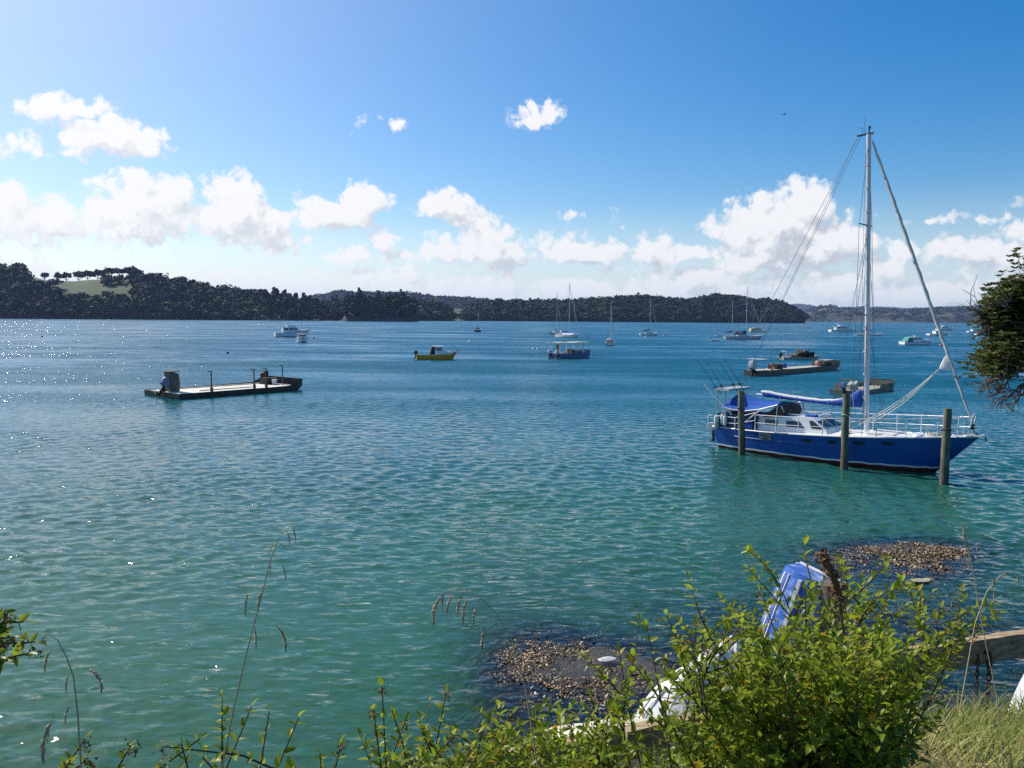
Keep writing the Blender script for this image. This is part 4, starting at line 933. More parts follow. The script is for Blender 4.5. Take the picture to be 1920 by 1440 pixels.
def heap(name, e, off, d, material, label, cat, n=5, seed=1, group=None):
    f = loose(name, e, off, label, cat, group); rg = random.Random(seed); m = MB()
    for k in range(n):
        m.ball((rg.uniform(-.35,.35)*d[0], rg.uniform(-.35,.35)*d[1], d[2]*(.3+.35*rg.random())), 1, 10, (d[0]*rg.uniform(.2,.34), d[1]*rg.uniform(.2,.34), d[2]*rg.uniform(.3,.42)))
    o = m.build(name+'_body' if False else 'sacking', material, f, smooth=True, angle=180)
    tx = D.textures.get('lumps') or D.textures.new('lumps', 'CLOUDS'); tx.noise_scale = .25
    md = o.modifiers.new('sub', 'SUBSURF'); md.levels = md.render_levels = 1
    md = o.modifiers.new('lump', 'DISPLACE'); md.texture = tx; md.strength = .16
    return f
def left_barge():
    a, b = at(300,752), at(548,733); 
    e = empty('oyster_barge', at(428,735.5), R_(51.5), 'long flat oyster barge with four posts, on sunlit water at left', 'barge', 'oyster farm barges'); e.scale = (.83,.83,.98); L, W, z = 15.2, 7.2, .44
    barge_hull(e, L, W, z, .62, DARKHULL, mat('sun_bleached_deck', (0.78,0.73,0.61), .7, var=.1, vscale=.8, dirt=(0.50,0.45,0.36), dscale=1), bowlen=2.2, deck_inset=.55)
    m = MB(); 
    m.box((.2,1.9,z+.05), (11.2,.08,.06)); m.box((-1.2,-1.6,z+.05), (6.2,.08,.06))
    m.build('deck_rail', TIMBER, e)
    # console with a curved hood
    cm = MB(); prof = [(-6.95,z),(-6.95,z+1.72),(-6.5,z+1.72),(-6.0,z+1.55),(-5.95,z+1.2),(-5.88,z+.7),(-5.95,z)]
    tprism(cm, prof, lambda zz: .62); con = cm.build('console', mat('olive_console', (0.10,0.095,0.07), .7, var=.25), e, bevel=.04)
    m = MB(); m.box((-6.96,0.05,z+1.1), (.06,.9,.42)); m.build('recess', BLACK, con); m = MB(); m.box((-7.0,0,z+.66), (.06,.85,.5)); m.build('dash_panel', PALEDECK, con)
    m = MB(); m.slab([(-7.05,-.66),(-5.9,-.66),(-5.9,.66),(-7.05,.66)], z+1.73, z+1.79); m.build('hood', DARKHULL, con, bevel=.02)
    outboard(e, -7.35, -.3, .80, COWLB, -42, 1.45)
    for x in (-4.0, 1.05, 2.55): 
        m = MB(); m.tube([(x,-3.35,.2),(x,-3.35,z+1.8)], .07, 7); m.bar((x-.42,-3.35,z+1.84), (x+.12,-3.35,z+1.78), .07, .06); m.lathe((x-.06,-3.4,z+.22), [(.24,0),(.26,.05),(.24,.10)], 14, (1,0,0)); m.build('post', TIMBER, e)
    m = MB(); x = 6.0; m.tube([(x,-1.5,.3),(x,-1.5,z+1.9)], .07, 7); m.bar((x-.42,-1.5,z+1.94), (x+.12,-1.5,z+1.88), .07, .06); m.build('post', TIMBER, e)
    c = loose('fish_bin', e, (5.55,.75,z+.02), 'dark bin at the bow of the barge with four posts', 'bin'); crate(c, (0,0,0), (1.0,1.3,.62), DARKHULL, 'bin_body'); 
    c2 = loose('bucket', e, (5.6,-.5,z+.02), 'cream bucket beside the dark bow bin on the posted barge', 'bucket'); m = MB(); m.lathe((0,0,0), [(.2,0),(.26,.5),(.27,.5)], 14); m.build('bucket_body', CREAM, c2); m = MB(); m.tube([(.26*math.cos(a),0.02,.5+.2*math.sin(a)) for a in [math.pi*i/8 for i in range(9)]], .012, 4); m.build('handle', STEEL, c2)
    heap('rope_heap', e, (5.4,.95,z+.60), (.8,.6,.75), mat('dark_sacking', (0.03,0.026,0.022), .9), 'dark heap piled on top of the bow bin of the posted barge', 'heap', 5, 3)
    heap('net_bag', e, (6.2,-.2,z+.05), (.8,.7,.42), mat('blue_net', (0.03,0.035,0.10), .9, var=.4, vscale=9), 'small blue net bag by the bow post of the left barge', 'bag', 4, 5)
left_barge()
def ring_barge():
    e, L = place('oyster_barge', (1404,705), (1566,692), 'long grey oyster barge with an orange lifebuoy near its motor', 'barge', 'oyster farm barges'); e.scale = (.90,.90,.90); L = L+.6; W, z = 2.9, .72
    barge_hull(e, L, W, z, .75, mat('olive_grey_hull', (0.115,0.11,0.085), .6, metal=.1, var=.25, dirt=(0.06,0.05,0.035), dscale=1.5), PALEDECK, bowlen=3.6, deck_inset=.15)
    outboard(e, -L/2-.1, -.2, .85, COWLG, -14, 2.1)
    m = MB(); x = -L/2+.9
    for sd in (-1,1): m.tube([(x,sd*1.2,z),(x-.1,sd*1.2,z+1.45),(x+.9,sd*1.2,z+1.55)], .035, 6)
    m.box((x+.3,0,z+1.58), (1.9,2.6,.05)); m.tube([(x+2.4,-1.2,z),(x+2.4,-1.2,z+1.1),(x+3.4,-1.2,z+1.15)], .035, 6); m.build('cockpit_roof', mat('pale_roof', (0.55,0.56,0.54), .6), e)
    f = loose('lifebuoy', e, (-L/2+3.0,-1.25,z+.55), 'orange lifebuoy hung on the rail of the long grey barge', 'lifebuoy'); m = MB(); m.tube([(.40*math.cos(a),0,.40*math.sin(a)) for a in [2*math.pi*i/24 for i in range(25)]], .09, 8, cap=False); m.build('lifebuoy_ring', mat('orange_ring', (0.52,0.10,0.05), .6), f, smooth=True)
    m = MB()
    for k in range(4): a = k*1.571+.78; m.tube([(.40*math.cos(a+d)+0,0,.40*math.sin(a+d)) for d in (-.1,0,.1)], .095, 8)
    m.build('lifebuoy_band', WHITE, f)
    c = loose('fish_crate', e, (-L/2+6.2,0,z), 'brown crate on the deck of the long barge with a lifebuoy', 'crate'); crate(c, (0,0,0), (1.7,1.2,.62), mat('brown_crate', (0.07,0.05,0.03), .8), 'crate_body')
    c = loose('blue_barrel', e, (-L/2+9.3,.3,z), 'small blue barrel amidships on the long barge with a lifebuoy', 'barrel'); m = MB(); m.lathe((0,0,0), [(.28,0),(.33,.08),(.33,.5),(.28,.58)], 14); m.build('barrel_body', mat('blue_barrel', (0.02,0.06,0.28), .5), c, smooth=True)
    c = loose('mooring_float', e, (L/2-5.6,-.3,z+.1), 'pink and white float lying before the bow load of the long barge', 'buoy'); m = MB(); m.ball((0,0,.3), .38, 14); m.build('float_body', mat('pink_float', (0.55,0.27,0.20), .6), c, smooth=True)
    c = loose('tray_stack', e, (L/2-3.7,0,z), 'low brown stack of trays in the bow of the long barge', 'trays'); m = MB()
    for k in range(5): m.box((.12*math.sin(k*3),.1*math.cos(k*5),.08+k*.13), (2.7-.25*k,1.8,.10))
    m.build('tray', TIMBER, c)
    c = loose('plank_bundle', e, (L/2-2.1,.1,z+.7), 'pale planks laid across the bow of the long grey barge', 'planks'); m = MB()
    for k in range(4): m.bar((-1.3,-.5+k*.33,.1+.02*k), (1.2,-.5+k*.3,.14), .24, .05)
    m.build('plank', mat('pale_plank', (0.55,0.53,0.46), .8), c)
ring_barge()
def behind_barge():
    e, L = place('oyster_barge', (1566,742), (1668,727), 'grey green work barge with a square console, seen behind the boom of the blue yacht', 'barge', 'oyster farm barges'); W, z = 3.9, .55; L += .4; e.scale = (.70,.70,.66)
    barge_hull(e, L, W, z, .95, mat('grey_green_hull', (0.20,0.195,0.14), .6, var=.2, dirt=(0.09,0.08,0.05), dscale=1.2), mat('khaki_deck', (0.36,0.34,0.26), .75, var=.15), bowlen=2.4, deck_inset=.2)
    m = MB()
    for sd in (-1,1): m.box((L*.26,sd*W*.46,z+.28), (L*.36,.06,.62))
    m.box((L/2-1.1,0,z+.45), (.08,W*.8,.85)); m.build('bulwark', mat('grey_green_hull', (0.2,.2,.14)), e)
    m = MB(); x = -L/2+.25
    m.box((x,W*.22,z+.5), (.1,1.1,.95)); m.box((x,-W*.30,z+.5), (.1,.8,.95)); m.build('transom_board', GREYAL, e)
    m = MB()
    for y in (-.9,1.0): m.tube([(x+.9,y,z),(x+.9,y,z+1.55)], .04, 6)
    m.tube([(x,1.35,z),(x,1.35,z+1.6)], .045, 6); m.box((x+.9,.05,z+1.5), (.25,1.95,.26)); m.build('light_bar', mat('grey_frame', (0.22,0.22,0.19), .6), e)
    m = MB(); tprism(m, [(x+2.0,z),(x+2.0,z+.7),(x+3.2,z+1.25),(x+3.4,z+1.2),(x+3.2,z)], lambda q: .55); m.build('console', mat('pale_console', (0.45,0.45,0.42), .6), e, bevel=.03)
    outboard(e, -L/2-.05, -.1, .85, COWLB, -8, 1.6)
behind_barge()
def loaded_barge():
    e = place_c('oyster_barge', 1497, 674, 6, 'small low barge piled with brown sacks and trays beyond the lifebuoy barge', 'barge', 'oyster farm barges'); L, W, z = 6.6, 2.4, .42
    barge_hull(e, L, W, z, .35, mat('pale_grey_hull', (0.36,0.36,0.33), .6, var=.2), PALEDECK, bowlen=1.2, deck_inset=.15)
    m = MB(); x = -L/2+.9
    for sd in (-1,1): m.tube([(x-.4,sd*.9,z),(x-.4,sd*.9,z+1.05),(x+.5,sd*.9,z+1.1),(x+.5,sd*.9,z)], .04, 6)
    m.tube([(x-.4,-.9,z+1.05),(x-.4,.9,z+1.05)], .04, 6); m.build('rail_frame', ALLOY, e)
    outboard(e, -L/2, 0, .55, COWLK, -30, 1.1)
    rg = random.Random(3)
    sm = [mat('brown_sacking', (0.085,0.058,0.032), .9, var=.35, vscale=3), mat('tan_sacking', (0.17,0.125,0.075), .9, var=.3, vscale=3), mat('dark_sacking', (0.03,0.026,0.022), .9)]
    heap('sack_pile', e, (-1.0,0,z), (1.9,1.8,.7), sm[1], 'tan sacks heaped aft on the small loaded barge', 'sacks', 7, 1)
    heap('sack_pile', e, (.5,-.1,z), (2.6,1.9,1.25), sm[0], 'tall brown sack pile in the middle of the small loaded barge', 'sacks', 9, 2)
    heap('sack_pile', e, (1.3,.2,z+.4), (1.6,1.5,.95), sm[1], 'tan sacks topping the load of the small loaded barge', 'sacks', 6, 3)
    c = loose('fish_bin', e, (2.15,0,z), 'dark square bin at the bow end of the small loaded barge', 'bin'); crate(c, (0,0,0), (.9,1.6,.95), sm[2], 'bin_body')
loaded_barge()
def canopy_barge():
    e = place_c('ferry_barge', 1068, 671, 42, 'small blue passenger barge with a cream canopy roof on posts', 'barge'); L, W, z = 7.6, 3.1, .85
    bm = mat('faded_blue_hull', (0.075,0.16,0.30), .6, var=.15, dirt=(0.10,0.13,0.20), dscale=1.5)
    m = MB(); rows = []
    for x, k, zt, zb in [(-3.8,.97,z,-.25),(-3.4,1,z,-.25),(0,1,z,-.25),(2.2,1,z+.12,-.25),(3.1,.96,z+.3,-.1),(3.9,.84,z+.55,.35)]: rows.append([(x,W/2*k,zt),(x,W/2*k*.95,zb),(x,-W/2*k*.95,zb),(x,-W/2*k,zt)])
    m.grid(rows); m.f += [(0,1,2,3),(23,22,21,20)]; m.build('hull', bm, e, solid=.06)
    m = MB(); m.slab([(-3.75,-W/2+.04),(3.2,-W/2*.94),(3.2,W/2*.94),(-3.75,W/2-.04)], .40, .46); m.build('deck', PALEDECK, e)
    m = MB()
    for x in (-3.5,-1.1,.55,2.1,3.4):
        for sd in (-1,1): m.box((x,sd*1.36,1.65), (.10,.10,2.1)) if x < 3 else m.bar((3.75,sd*1.2,1.1),(3.3,sd*1.3,2.7),.09,.09)
    m.build('roof_post', ALLOY, e)
    m = MB(); rows = []
    for i in range(11):
        x = -4.0+.8*i; rows.append([(x,y,2.72+.09*(1-(y/1.75)**2)+.03*math.sin(i*1.1)) for y in (-1.75,-.9,0,.9,1.75)])
    m.grid(rows); m.build('canopy', mat('cream_canopy', (0.70,0.63,0.45), .8, var=.08), e, solid=.06, smooth=True)
    m = MB(); m.box((-3.55,-.55,1.75), (.06,.75,1.5)); m.build('stern_board', mat('grey_board', (0.22,0.22,0.2), .8), e); m = MB()
    for k in range(5): m.box((-3.58,1.05,1.15+.32*k), (.04,.6,.06))
    m.build('ladder', ALLOY, e)
    m = MB(); m.box((.1,-.3,.95), (1.2,1.0,.95)); m.box((-.2,-.3,1.45), (.35,.9,.35)); m.build('engine_box', BROWN, e, bevel=.03); m = MB(); m.box((-1.8,.9,.75), (2.2,.6,.5)); m.build('bench', CREAM, e, bevel=.03)
    outboard(e, -3.85, .95, .75, COWLG, -8, 1.25); outboard(e, -3.85, -.95, .75, COWLG, -8, 1.25)
    m = MB(); m.tube([(3.85,-.4,.6),(4.3,-.6,-.1)], .03, 5); m.tube([(4.3,-.6,-.15),(4.3,-.6,.25)], .06, 6); m.build('mooring_line', mat('dark_rope', (0.06,0.055,0.05), .9), e)
canopy_barge()
def yellow_boat():
    e = place_c('fishing_boat', 819, 674, 9, 'small yellow fishing boat with a white wheelhouse and black outboard', 'boat'); h = Hull(6.7, 2.2, .82, .84, 1.32, tw=.86, smax=.4, p=2.4, rake=.7, flare=.14)
    Y = mat('yellow_hull', (0.68,0.35,0.006), .45, var=.1, dirt=(0.25,0.17,0.02), dscale=2, damt=.2)
    h.shell(lambda s: -.35, h.sheer).build('hull', Y, e, smooth=True, angle=50, solid=.04); h.deck(.14,.05,.02).build('deck', CREAM, e); h.rub(.045, .01).build('gunwale', WHITE, e)
    w = lambda z: .86-.05*(z-.8)
    m = MB(); tprism(m, [(-.35,.75),(-.35,2.12),(.95,2.16),(1.12,1.55),(1.2,1.5),(2.4,1.22),(2.5,.95),(1.2,.75)], w); cab = m.build('wheelhouse', WHITE, e, bevel=.03)
    for a, b in ((-.12,.25),(.33,.72)):
        for sd in (-1,1): panel([(a,1.5),(a,1.98),(b,1.99),(b+.06,1.5)], w, sd).build('window', mat('blue_black_glass', (0.015,0.03,0.09), .1), cab)
    for y0, y1 in ((-.88,-.05),(.05,.88)): front_panel((1.12,1.55),(.95,2.16),w,.1,.85,y0,y1).build('windscreen', GLASS, cab)
    m = MB(); m.slab([(-.65,-.98),(1.12,-.95),(1.12,.95),(-.65,.98)], 2.17, 2.23); m.build('roof', WHITE, cab, bevel=.02)
    m = MB(); tprism(m, [(-1.25,.75),(-.85,2.12),(-.37,2.12),(-.37,.75)], lambda z: .84); m.build('rear_curtain', mat('brown_black_canvas', (0.035,0.028,0.024), .85), e)
    m = MB(); m.tube([(3.2,0,1.3),(3.7,0,1.55),(3.95,.03,1.52)], .05, 6); m.build('anchor_roller', BLACK, e)
    heap('anchor_warp', e, (2.55,0,1.15), (.6,.6,.3), mat('tan_rope', (0.40,0.28,0.14), .9), 'coiled tan anchor warp on the foredeck of the yellow boat', 'rope', 4, 8)
    outboard(e, -3.28, .1, .80, COWLK, -16, 1.1)
yellow_boat()
# ---------------------------------------------------------------- moored yachts and launches
def yacht(px, py, hd, L, mast, label, hullmat=WHITE, cover=NAVY, B=None, mastx=.06, furl=True, stripe=None, mizzen=None, cabinmat=WHITE, fb=1.0, name='sailing_yacht', shroud=True, trunk=True, spread=True, mastmat=ALLOY, bottom=DARKB):
    e = place_c(name, px, py, hd, label, 'yacht', 'yachts moored in the bay'); B = B or L*.3
    h = Hull(L, B, fb*.95, fb*.92, fb*1.25, tw=.62, smax=.45, p=2.2, rake=L*.1, srake=L*.03, flare=.2)
    h.shell(lambda s: .10, h.sheer, 22, 4).build('hull', hullmat, e, smooth=True, angle=50); h.shell(lambda s: -.3, lambda s: .10, 22, 2).build('bottom_paint', bottom, e, smooth=True, angle=50)
    h.deck(-.01,0,.05,16).build('deck', CREAM, e)
    if stripe: h.shell(lambda s: h.sheer(s)-.20, lambda s: h.sheer(s)-.06, 22, 1, cap=False).build('sheer_stripe', stripe, e).scale = (1.003,1.012,1)
    z = fb*.95; w = lambda q: B*.30-.12*(q-z); k = L
    cab = None
    if trunk:
        m = MB(); tprism(m, [(-.16*k,z-.1),(-.17*k,z+.62),(.0,z+.62),(.10*k,z+.42),(.2*k,z+.1),(.2*k,z-.1)], w); cab = m.build('cabin', cabinmat, e, bevel=.05, smooth=True)
        for a, b in ((-.13,-.05),(-.03,.05)):
            for sd in (-1,1): panel([(a*k,z+.26),(a*k,z+.46),(b*k,z+.44),(b*k,z+.26)], w, sd).build('window', GLASS, cab)
        m = MB(); tprism(m, [(-.26*k,z+.5),(-.25*k,z+.95),(-.17*k,z+1.0),(-.11*k,z+.62),(-.24*k,z+.5)], lambda q: B*.27); m.build('spray_hood', cover, e, smooth=True)
    def rig(x, top, boomlen, r):
        m = MB(); m.tube([(x,0,z),(x-.012*top,0,top)], r, 8, r*.8); ms = m.build('mast', mastmat, e, smooth=True)
        L_ = []
        if spread:
            m = MB()
            for f in ((.55,.8) if top > 14 else (.6,)):
                for sd in (-1,1): m.tube([(x-.012*top*f,0,top*f),(x-.012*top*f-.1,sd*B*.26,top*f)], .03, 5)
            m.build('spreader', mastmat, ms)
        for sd in (-1,1): L_.append([(x-.012*top,0,top*.98),(x-.1,sd*B*.26,top*.58),(x-.1,sd*B*.44,z)])
        bz = z+1.25; m = MB(); m.tube([(x-.1,0,bz),(x-boomlen,0,bz+.1)], .06, 6); bo = m.build('boom', mastmat, e)
        if cover:
            rows = []
            for f, hh, ww in ((0,.95,.12),(.12,.55,.16),(.35,.4,.17),(.7,.32,.15),(1,.2,.1)):
                rows.append([(x-.12-f*(boomlen-.15), ww*math.sin(2*math.pi*i/10), bz-.05+hh/2-hh/2*math.cos(2*math.pi*i/10)) for i in range(10)])
            MB().grid(rows, True).build('sail_cover', cover, bo, smooth=True, angle=180)
        return L_
    Ls = rig(mastx*L, mast, L*.36 if not mizzen else L*.30, .09 if L > 8 else .07)
    if mizzen: Ls += rig(-.30*L, mizzen, L*.20, .07)
    jt, jb = Vector((mastx*L-.012*mast,0,mast*.97)), Vector((.485*L,0,fb*1.25+.1))
    if furl:
        m = MB(); m.tube([jt, jt+(jb-jt)*.5, jb], [.03,.085,.07], 7); m.build('furled_headsail', mat('pale_furled_sail', (0.62,0.62,0.62), .85), e, smooth=True)
    else: Ls.append([jt, jb])
    Ls.append([jt, (-.49*L,0,z)])
    stays(e, Ls, .016)
    m = MB()
    for sd in (-1,1):
        pts = [h.edge(s, .62, .06, sd) for s in (0,.2,.4,.6,.8,.97)]; m.tube(pts, .018, 4)
        for s in (0,.2,.4,.6,.8,.97): m.tube([h.edge(s,0,.06,sd), h.edge(s,.62,.06,sd)], .018, 4)
    m.tube([h.edge(.97,.62,.06,-1), h.edge(.97,.62,.06,1)], .018, 4); m.build('guard_rail', STEEL, e)
    return e, h
DKBLUE = mat('dark_blue_hull', (0.012,0.035,0.09), .35)
yacht(897,622,78,9.5,10.5,'lone dark blue yacht lying end on before the far headland', DKBLUE, NAVY, furl=False)
yacht(1043,627,62,11,18.5,'white yacht half hidden behind the bigger white yacht with blue boom cover', WHITE, mat('grey_sailcover',(0.45,0.46,0.48),.8))
yacht(1065,633,-52,12,20.0,'big white yacht with bright blue boom cover beyond the canopy barge', WHITE, ROYAL, B=3.6)
yacht(1144,647.5,72,7.2,11.5,'small white yacht with a varnished brown cabin, seen end on', WHITE, None, B=2.4, cabinmat=BROWN, fb=.85)
yacht(1217,629,16,8.9,15.5,'white yacht with navy boom cover beside a small pink buoy', WHITE, NAVY)
ke, kh = yacht(1395,636.5,4,14.6,18.8,'two masted grey white yacht with navy covers and navy sheer stripe', mat('grey_white_hull', (0.60,0.61,0.62), .35), NAVY, B=3.9, mizzen=13.6, stripe=NAVY, fb=1.25, mastx=.055)
m = MB(); tprism(m, [(-2.6,1.7),(-2.7,3.0),(-.2,3.05),(.6,1.9)], lambda z: 1.05); m.build('pilothouse', mat('dark_pilothouse', (0.035,0.04,0.055), .5), ke, bevel=.05)
m = MB(); 
for sd in (-1,1): m.box((-1.5,sd*1.08,2.55), (1.2,.03,.5)); m.box((-2.3,sd*1.08,2.5), (.3,.03,.9))
m.build('pilothouse_panel', WHITE, ke)
ye, yh = yacht(1422,623,12,11.5,13.5,'two masted yacht under pale yellow awnings behind the navy covered ketch', WHITE, None, B=3.5, mizzen=13.0, fb=1.1, mastx=.12, trunk=False, mastmat=mat('buff_mast', (0.42,0.36,0.26), .6))
m = MB(); tprism(m, [(-5.4,1.05),(-5.2,2.0),(-3.2,2.5),(-.4,2.55),(1.4,1.9),(1.9,1.1)], lambda z: 1.55-.55*(z-1.05)); m.build('awning', mat('yellow_awning', (0.66,0.52,0.30), .8), ye, bevel=.1)
yacht(1630,630,3,14,12.8,'long low white yacht lying behind the white mast of the blue yacht', WHITE, mat('dull_green_cover', (0.03,0.12,0.11), .8), B=3.6, fb=.85, furl=False)
def inflatable(px, py, hd, label, L=3.0, motor=True):
    e = place_c('inflatable_dinghy', px, py, hd, label, 'dinghy', 'inflatable tenders'); m = MB()
    pts = [(-L*.5,.62,.3),(L*.15,.66,.3),(L*.38,.46,.36),(L*.5,0,.45),(L*.38,-.46,.36),(L*.15,-.66,.3),(-L*.5,-.62,.3)]; m.tube(pts, .23, 10); m.build('tube', mat('pale_grey_rubber', (0.62,0.63,0.64), .6), e, smooth=True)
    m = MB(); m.slab([(-L*.45,-.5),(L*.3,-.4),(L*.3,.4),(-L*.45,.5)], .12, .18); m.box((-L*.42,0,.3), (.06,1.1,.42)); m.build('floor', mat('grey_floor', (0.2,0.2,0.21), .7), e)
    if motor: outboard(e, -L*.44, 0, .5, COWLK, -25, .8)
inflatable(1340,639.5,8,'grey inflatable dinghy with a black motor, trailing behind the ketch')
inflatable(1348,630.5,6,'plain pale inflatable dinghy beyond the ketch stern', 3.2, False)
def launch(px, py, hd, L, label, style='fly', hullmat=WHITE, B=None, canopy=None, name='motor_launch', fb=.12, mastpole=None, dark=GLASS):
    e = place_c(name, px, py, hd, label, 'motor boat', 'motor boats moored in the bay'); B = B or L*.31; k = L
    z0 = fb*L; h = Hull(L, B, z0*.85, z0*.9, z0*1.5, tw=.88, smax=.35, p=2.3, rake=L*.13, flare=.22)
    h.shell(lambda s: .12, h.sheer, 22, 4).build('hull', hullmat, e, smooth=True, angle=50); h.shell(lambda s: -.3, lambda s: .12, 22, 2).build('bottom_paint', DARKB, e, smooth=True, angle=50); h.deck(-.01,0,.05,16).build('deck', CREAM, e); h.rub(.05,-.05,16).build('rubbing_strake', mat('grey_strake', (0.2,0.2,0.22), .5), e)
    z = z0*.9; w = lambda q: B*.40-.10*(q-z)
    if style == 'fly':
        ch = .105*L; prof = [(-.28*k,z-.1),(-.29*k,z+ch),(.10*k,z+ch),(.17*k,z+ch*.45),(.34*k,z0*1.35),(.36*k,z-.1)]
        m = MB(); tprism(m, prof, w); cab = m.build('cabin', WHITE, e, bevel=.04, smooth=True)
        for a, b in ((-.25,-.13),(-.11,.0),(.02,.10)):
            for sd in (-1,1): panel([(a*k,z+ch*.42),(a*k,z+ch*.86),((b-.015)*k,z+ch*.86),(b*k,z+ch*.42)], w, sd).build('window', dark, cab)
        for y0, y1 in ((-.92,-.34),(-.30,.30),(.34,.92)): front_panel((.17*k,z+ch*.45),(.10*k,z+ch),w,.1,.9,y0,y1).build('windscreen', dark, cab)
        m = MB(); m.slab([(-.40*k,-B*.40),(.11*k,-B*.38),(.11*k,B*.38),(-.40*k,B*.40)], z+ch, z+ch+.08); m.build('flybridge_deck', WHITE, e, bevel=.02)
        f0 = z+ch+.08; m = MB(); tprism(m, [(-.14*k,f0),(-.18*k,f0+.045*k),(.02*k,f0+.05*k),(.08*k,f0)], lambda q: B*.30); fb_ = m.build('flybridge', WHITE, e, bevel=.05)
        front_panel((.08*k,f0),(.02*k,f0+.05*k),lambda q: B*.30,.35,.98,-.9,.9).build('windscreen', dark, fb_)
        m = MB(); 
        for sd in (-1,1): m.tube([(-.16*k,sd*B*.28,f0),(-.19*k,sd*B*.26,f0+.09*k)], .03, 5); m.tube([(.0,sd*B*.28,f0),(-.02*k,sd*B*.26,f0+.095*k)], .03, 5)
        m.slab([(-.24*k,-B*.3),(.01*k,-B*.3),(.01*k,B*.3),(-.24*k,B*.3)], f0+.09*k, f0+.098*k); m.build('bimini', WHITE, e)
        m = MB(); m.tube([(-.2*k,0,f0+.098*k),(-.22*k,0,f0+.22*k)], .025, 5); m.tube([(-.1*k,.4,f0+.098*k),(-.13*k,.45,f0+.2*k)], .015, 4); m.build('aerial', ALLOY, e)
    elif style == 'hard':
        ch = .12*L; prof = [(-.22*k,z-.1),(-.22*k,z+ch),(-.02*k,z+ch),(.10*k,z+ch*.5),(.16*k,z0*1.28+.12),(.36*k,z0*1.42),(.38*k,z-.1)]
        m = MB(); tprism(m, prof, w); cab = m.build('cabin', WHITE, e, bevel=.04, smooth=True)
        for a, b, c in ((-.19,-.09,-.09),(-.07,.0,.07)):
            for sd in (-1,1): panel([(a*k,z+ch*.48),(a*k,z+ch*.86),(b*k,z+ch*.86),(c*k,z+ch*.48)], w, sd).build('window', dark, cab)
        for y0, y1 in ((-.92,-.34),(-.30,.30),(.34,.92)): front_panel((.10*k,z+ch*.5),(-.02*k,z+ch),w,.08,.92,y0,y1).build('windscreen', dark, cab)
        m = MB(); m.slab([(-.25*k,-B*.37),(.0,-B*.36),(.0,B*.36),(-.25*k,B*.37)], z+ch, z+ch+.07); m.build('roof', WHITE, cab, bevel=.02)
        m = MB(); m.lathe((-.1*k,0,z+ch+.07), [(.1,0),(.1,.2),(.32,.22),(.28,.36),(.1,.4)], 12); m.tube([(-.12*k,.3,z+ch),(-.16*k,.35,z+ch+1.6)], .015, 4); m.build('radar', WHITE, cab)
        if canopy:
            m = MB(); tprism(m, [(-.43*k,z+.05),(-.34*k,z+ch*.98),(-.225*k,z+ch*.98),(-.225*k,z+.05)], lambda q: B*.41-.10*(q-z)); m.build('cockpit_canopy', canopy, e, bevel=.04, smooth=True)
    elif style == 'wheel':
        ch = 1.25; prof = [(-.18*k,z-.1),(-.18*k,z+ch),(.12*k,z+ch),(.14*k,z+.5),(.32*k,z+.45),(.36*k,z-.1)]
        m = MB(); tprism(m, prof, lambda q: B*.36); cab = m.build('wheelhouse', WHITE, e, bevel=.03)
        for a, b in ((-.15,-.03),(-.01,.10)):
            for sd in (-1,1): panel([(a*k,z+.65),(a*k,z+1.1),(b*k,z+1.1),(b*k,z+.65)], lambda q: B*.36, sd).build('window', dark, cab)
        for y0, y1 in ((-.92,-.34),(-.30,.30),(.34,.92)): front_panel((.14*k,z+.5),(.12*k,z+ch),lambda q: B*.36,.15,.9,y0,y1).build('windscreen', dark, cab)
        m = MB(); m.slab([(-.2*k,-B*.4),(.15*k,-B*.4),(.15*k,B*.4),(-.2*k,B*.4)], z+ch, z+ch+.07); m.build('roof', WHITE, cab)
    if mastpole:
        m = MB(); m.tube([(-.1*k,0,z),(-.1*k,0,mastpole)], .05, 6); m.build('mast', mat('buff_mast', (0.42,0.36,0.26)), e)
    m = MB()
    for sd in (-1,1):
        ss = (.45,.6,.75,.88,.98); m.tube([h.edge(s,.7,.06,sd) for s in ss], .022, 4)
        for s in ss: m.tube([h.edge(s,0,.06,sd), h.edge(s,.7,.06,sd)], .02, 4)
    m.tube([h.edge(.98,.7,.06,-1), h.edge(.98,.7,.06,1)], .022, 4); m.build('bow_rail', STEEL, e)
    return e
lf = launch(549,631.5,27,11.0,'white flybridge launch with open upper deck lying behind the small bow on boat','fly',fb=.13,dark=mat('brown_red_trim_glass', (0.07,0.022,0.022), .25)); lf.scale = (1.08,1.08,1.28)
launch(566,642,-72,7.6,'small white boat with buff mast facing the camera before the flybridge launch','wheel',fb=.14,mastpole=5.6,B=2.9)
launch(1580,622.5,7,17,'large white motor yacht with dark windows, farthest left of the right hand launches','fly',fb=.10,B=4.6)
launch(1720,646.5,10,10.4,'white cabin cruiser with a green cockpit canopy','hard',fb=.11,canopy=mat('green_canopy', (0.012,0.24,0.20), .7, var=.15))
launch(1760,629,6,11.4,'white launch with a dark window band beside the furled headsail, nearer of two','hard',fb=.10)
launch(1772,619.5,8,14.5,'white flybridge launch behind the nearer one beside the furled headsail','fly',fb=.10)
launch(1827,623.5,6,9.5,'small white launch half hidden by the shore tree, the farther one','hard',fb=.11)
launch(1848,628.5,4,11,'white launch with dark cockpit seen through the shore tree twigs','hard',fb=.10,canopy=NAVY)
def buoy(px, py, r, material, label):
    e = place_c('mooring_buoy', px, py, 0, label, 'buoy', 'mooring buoys'); m = MB(); m.ball((0,0,r*.35), r, 14); m.build('float_body', material, e, smooth=True)
    m = MB(); m.lathe((0,0,r*1.2), [(r*.25,0),(r*.25,r*.2),(r*.12,r*.35)], 8); m.build('mooring_eye', GREYAL, e)
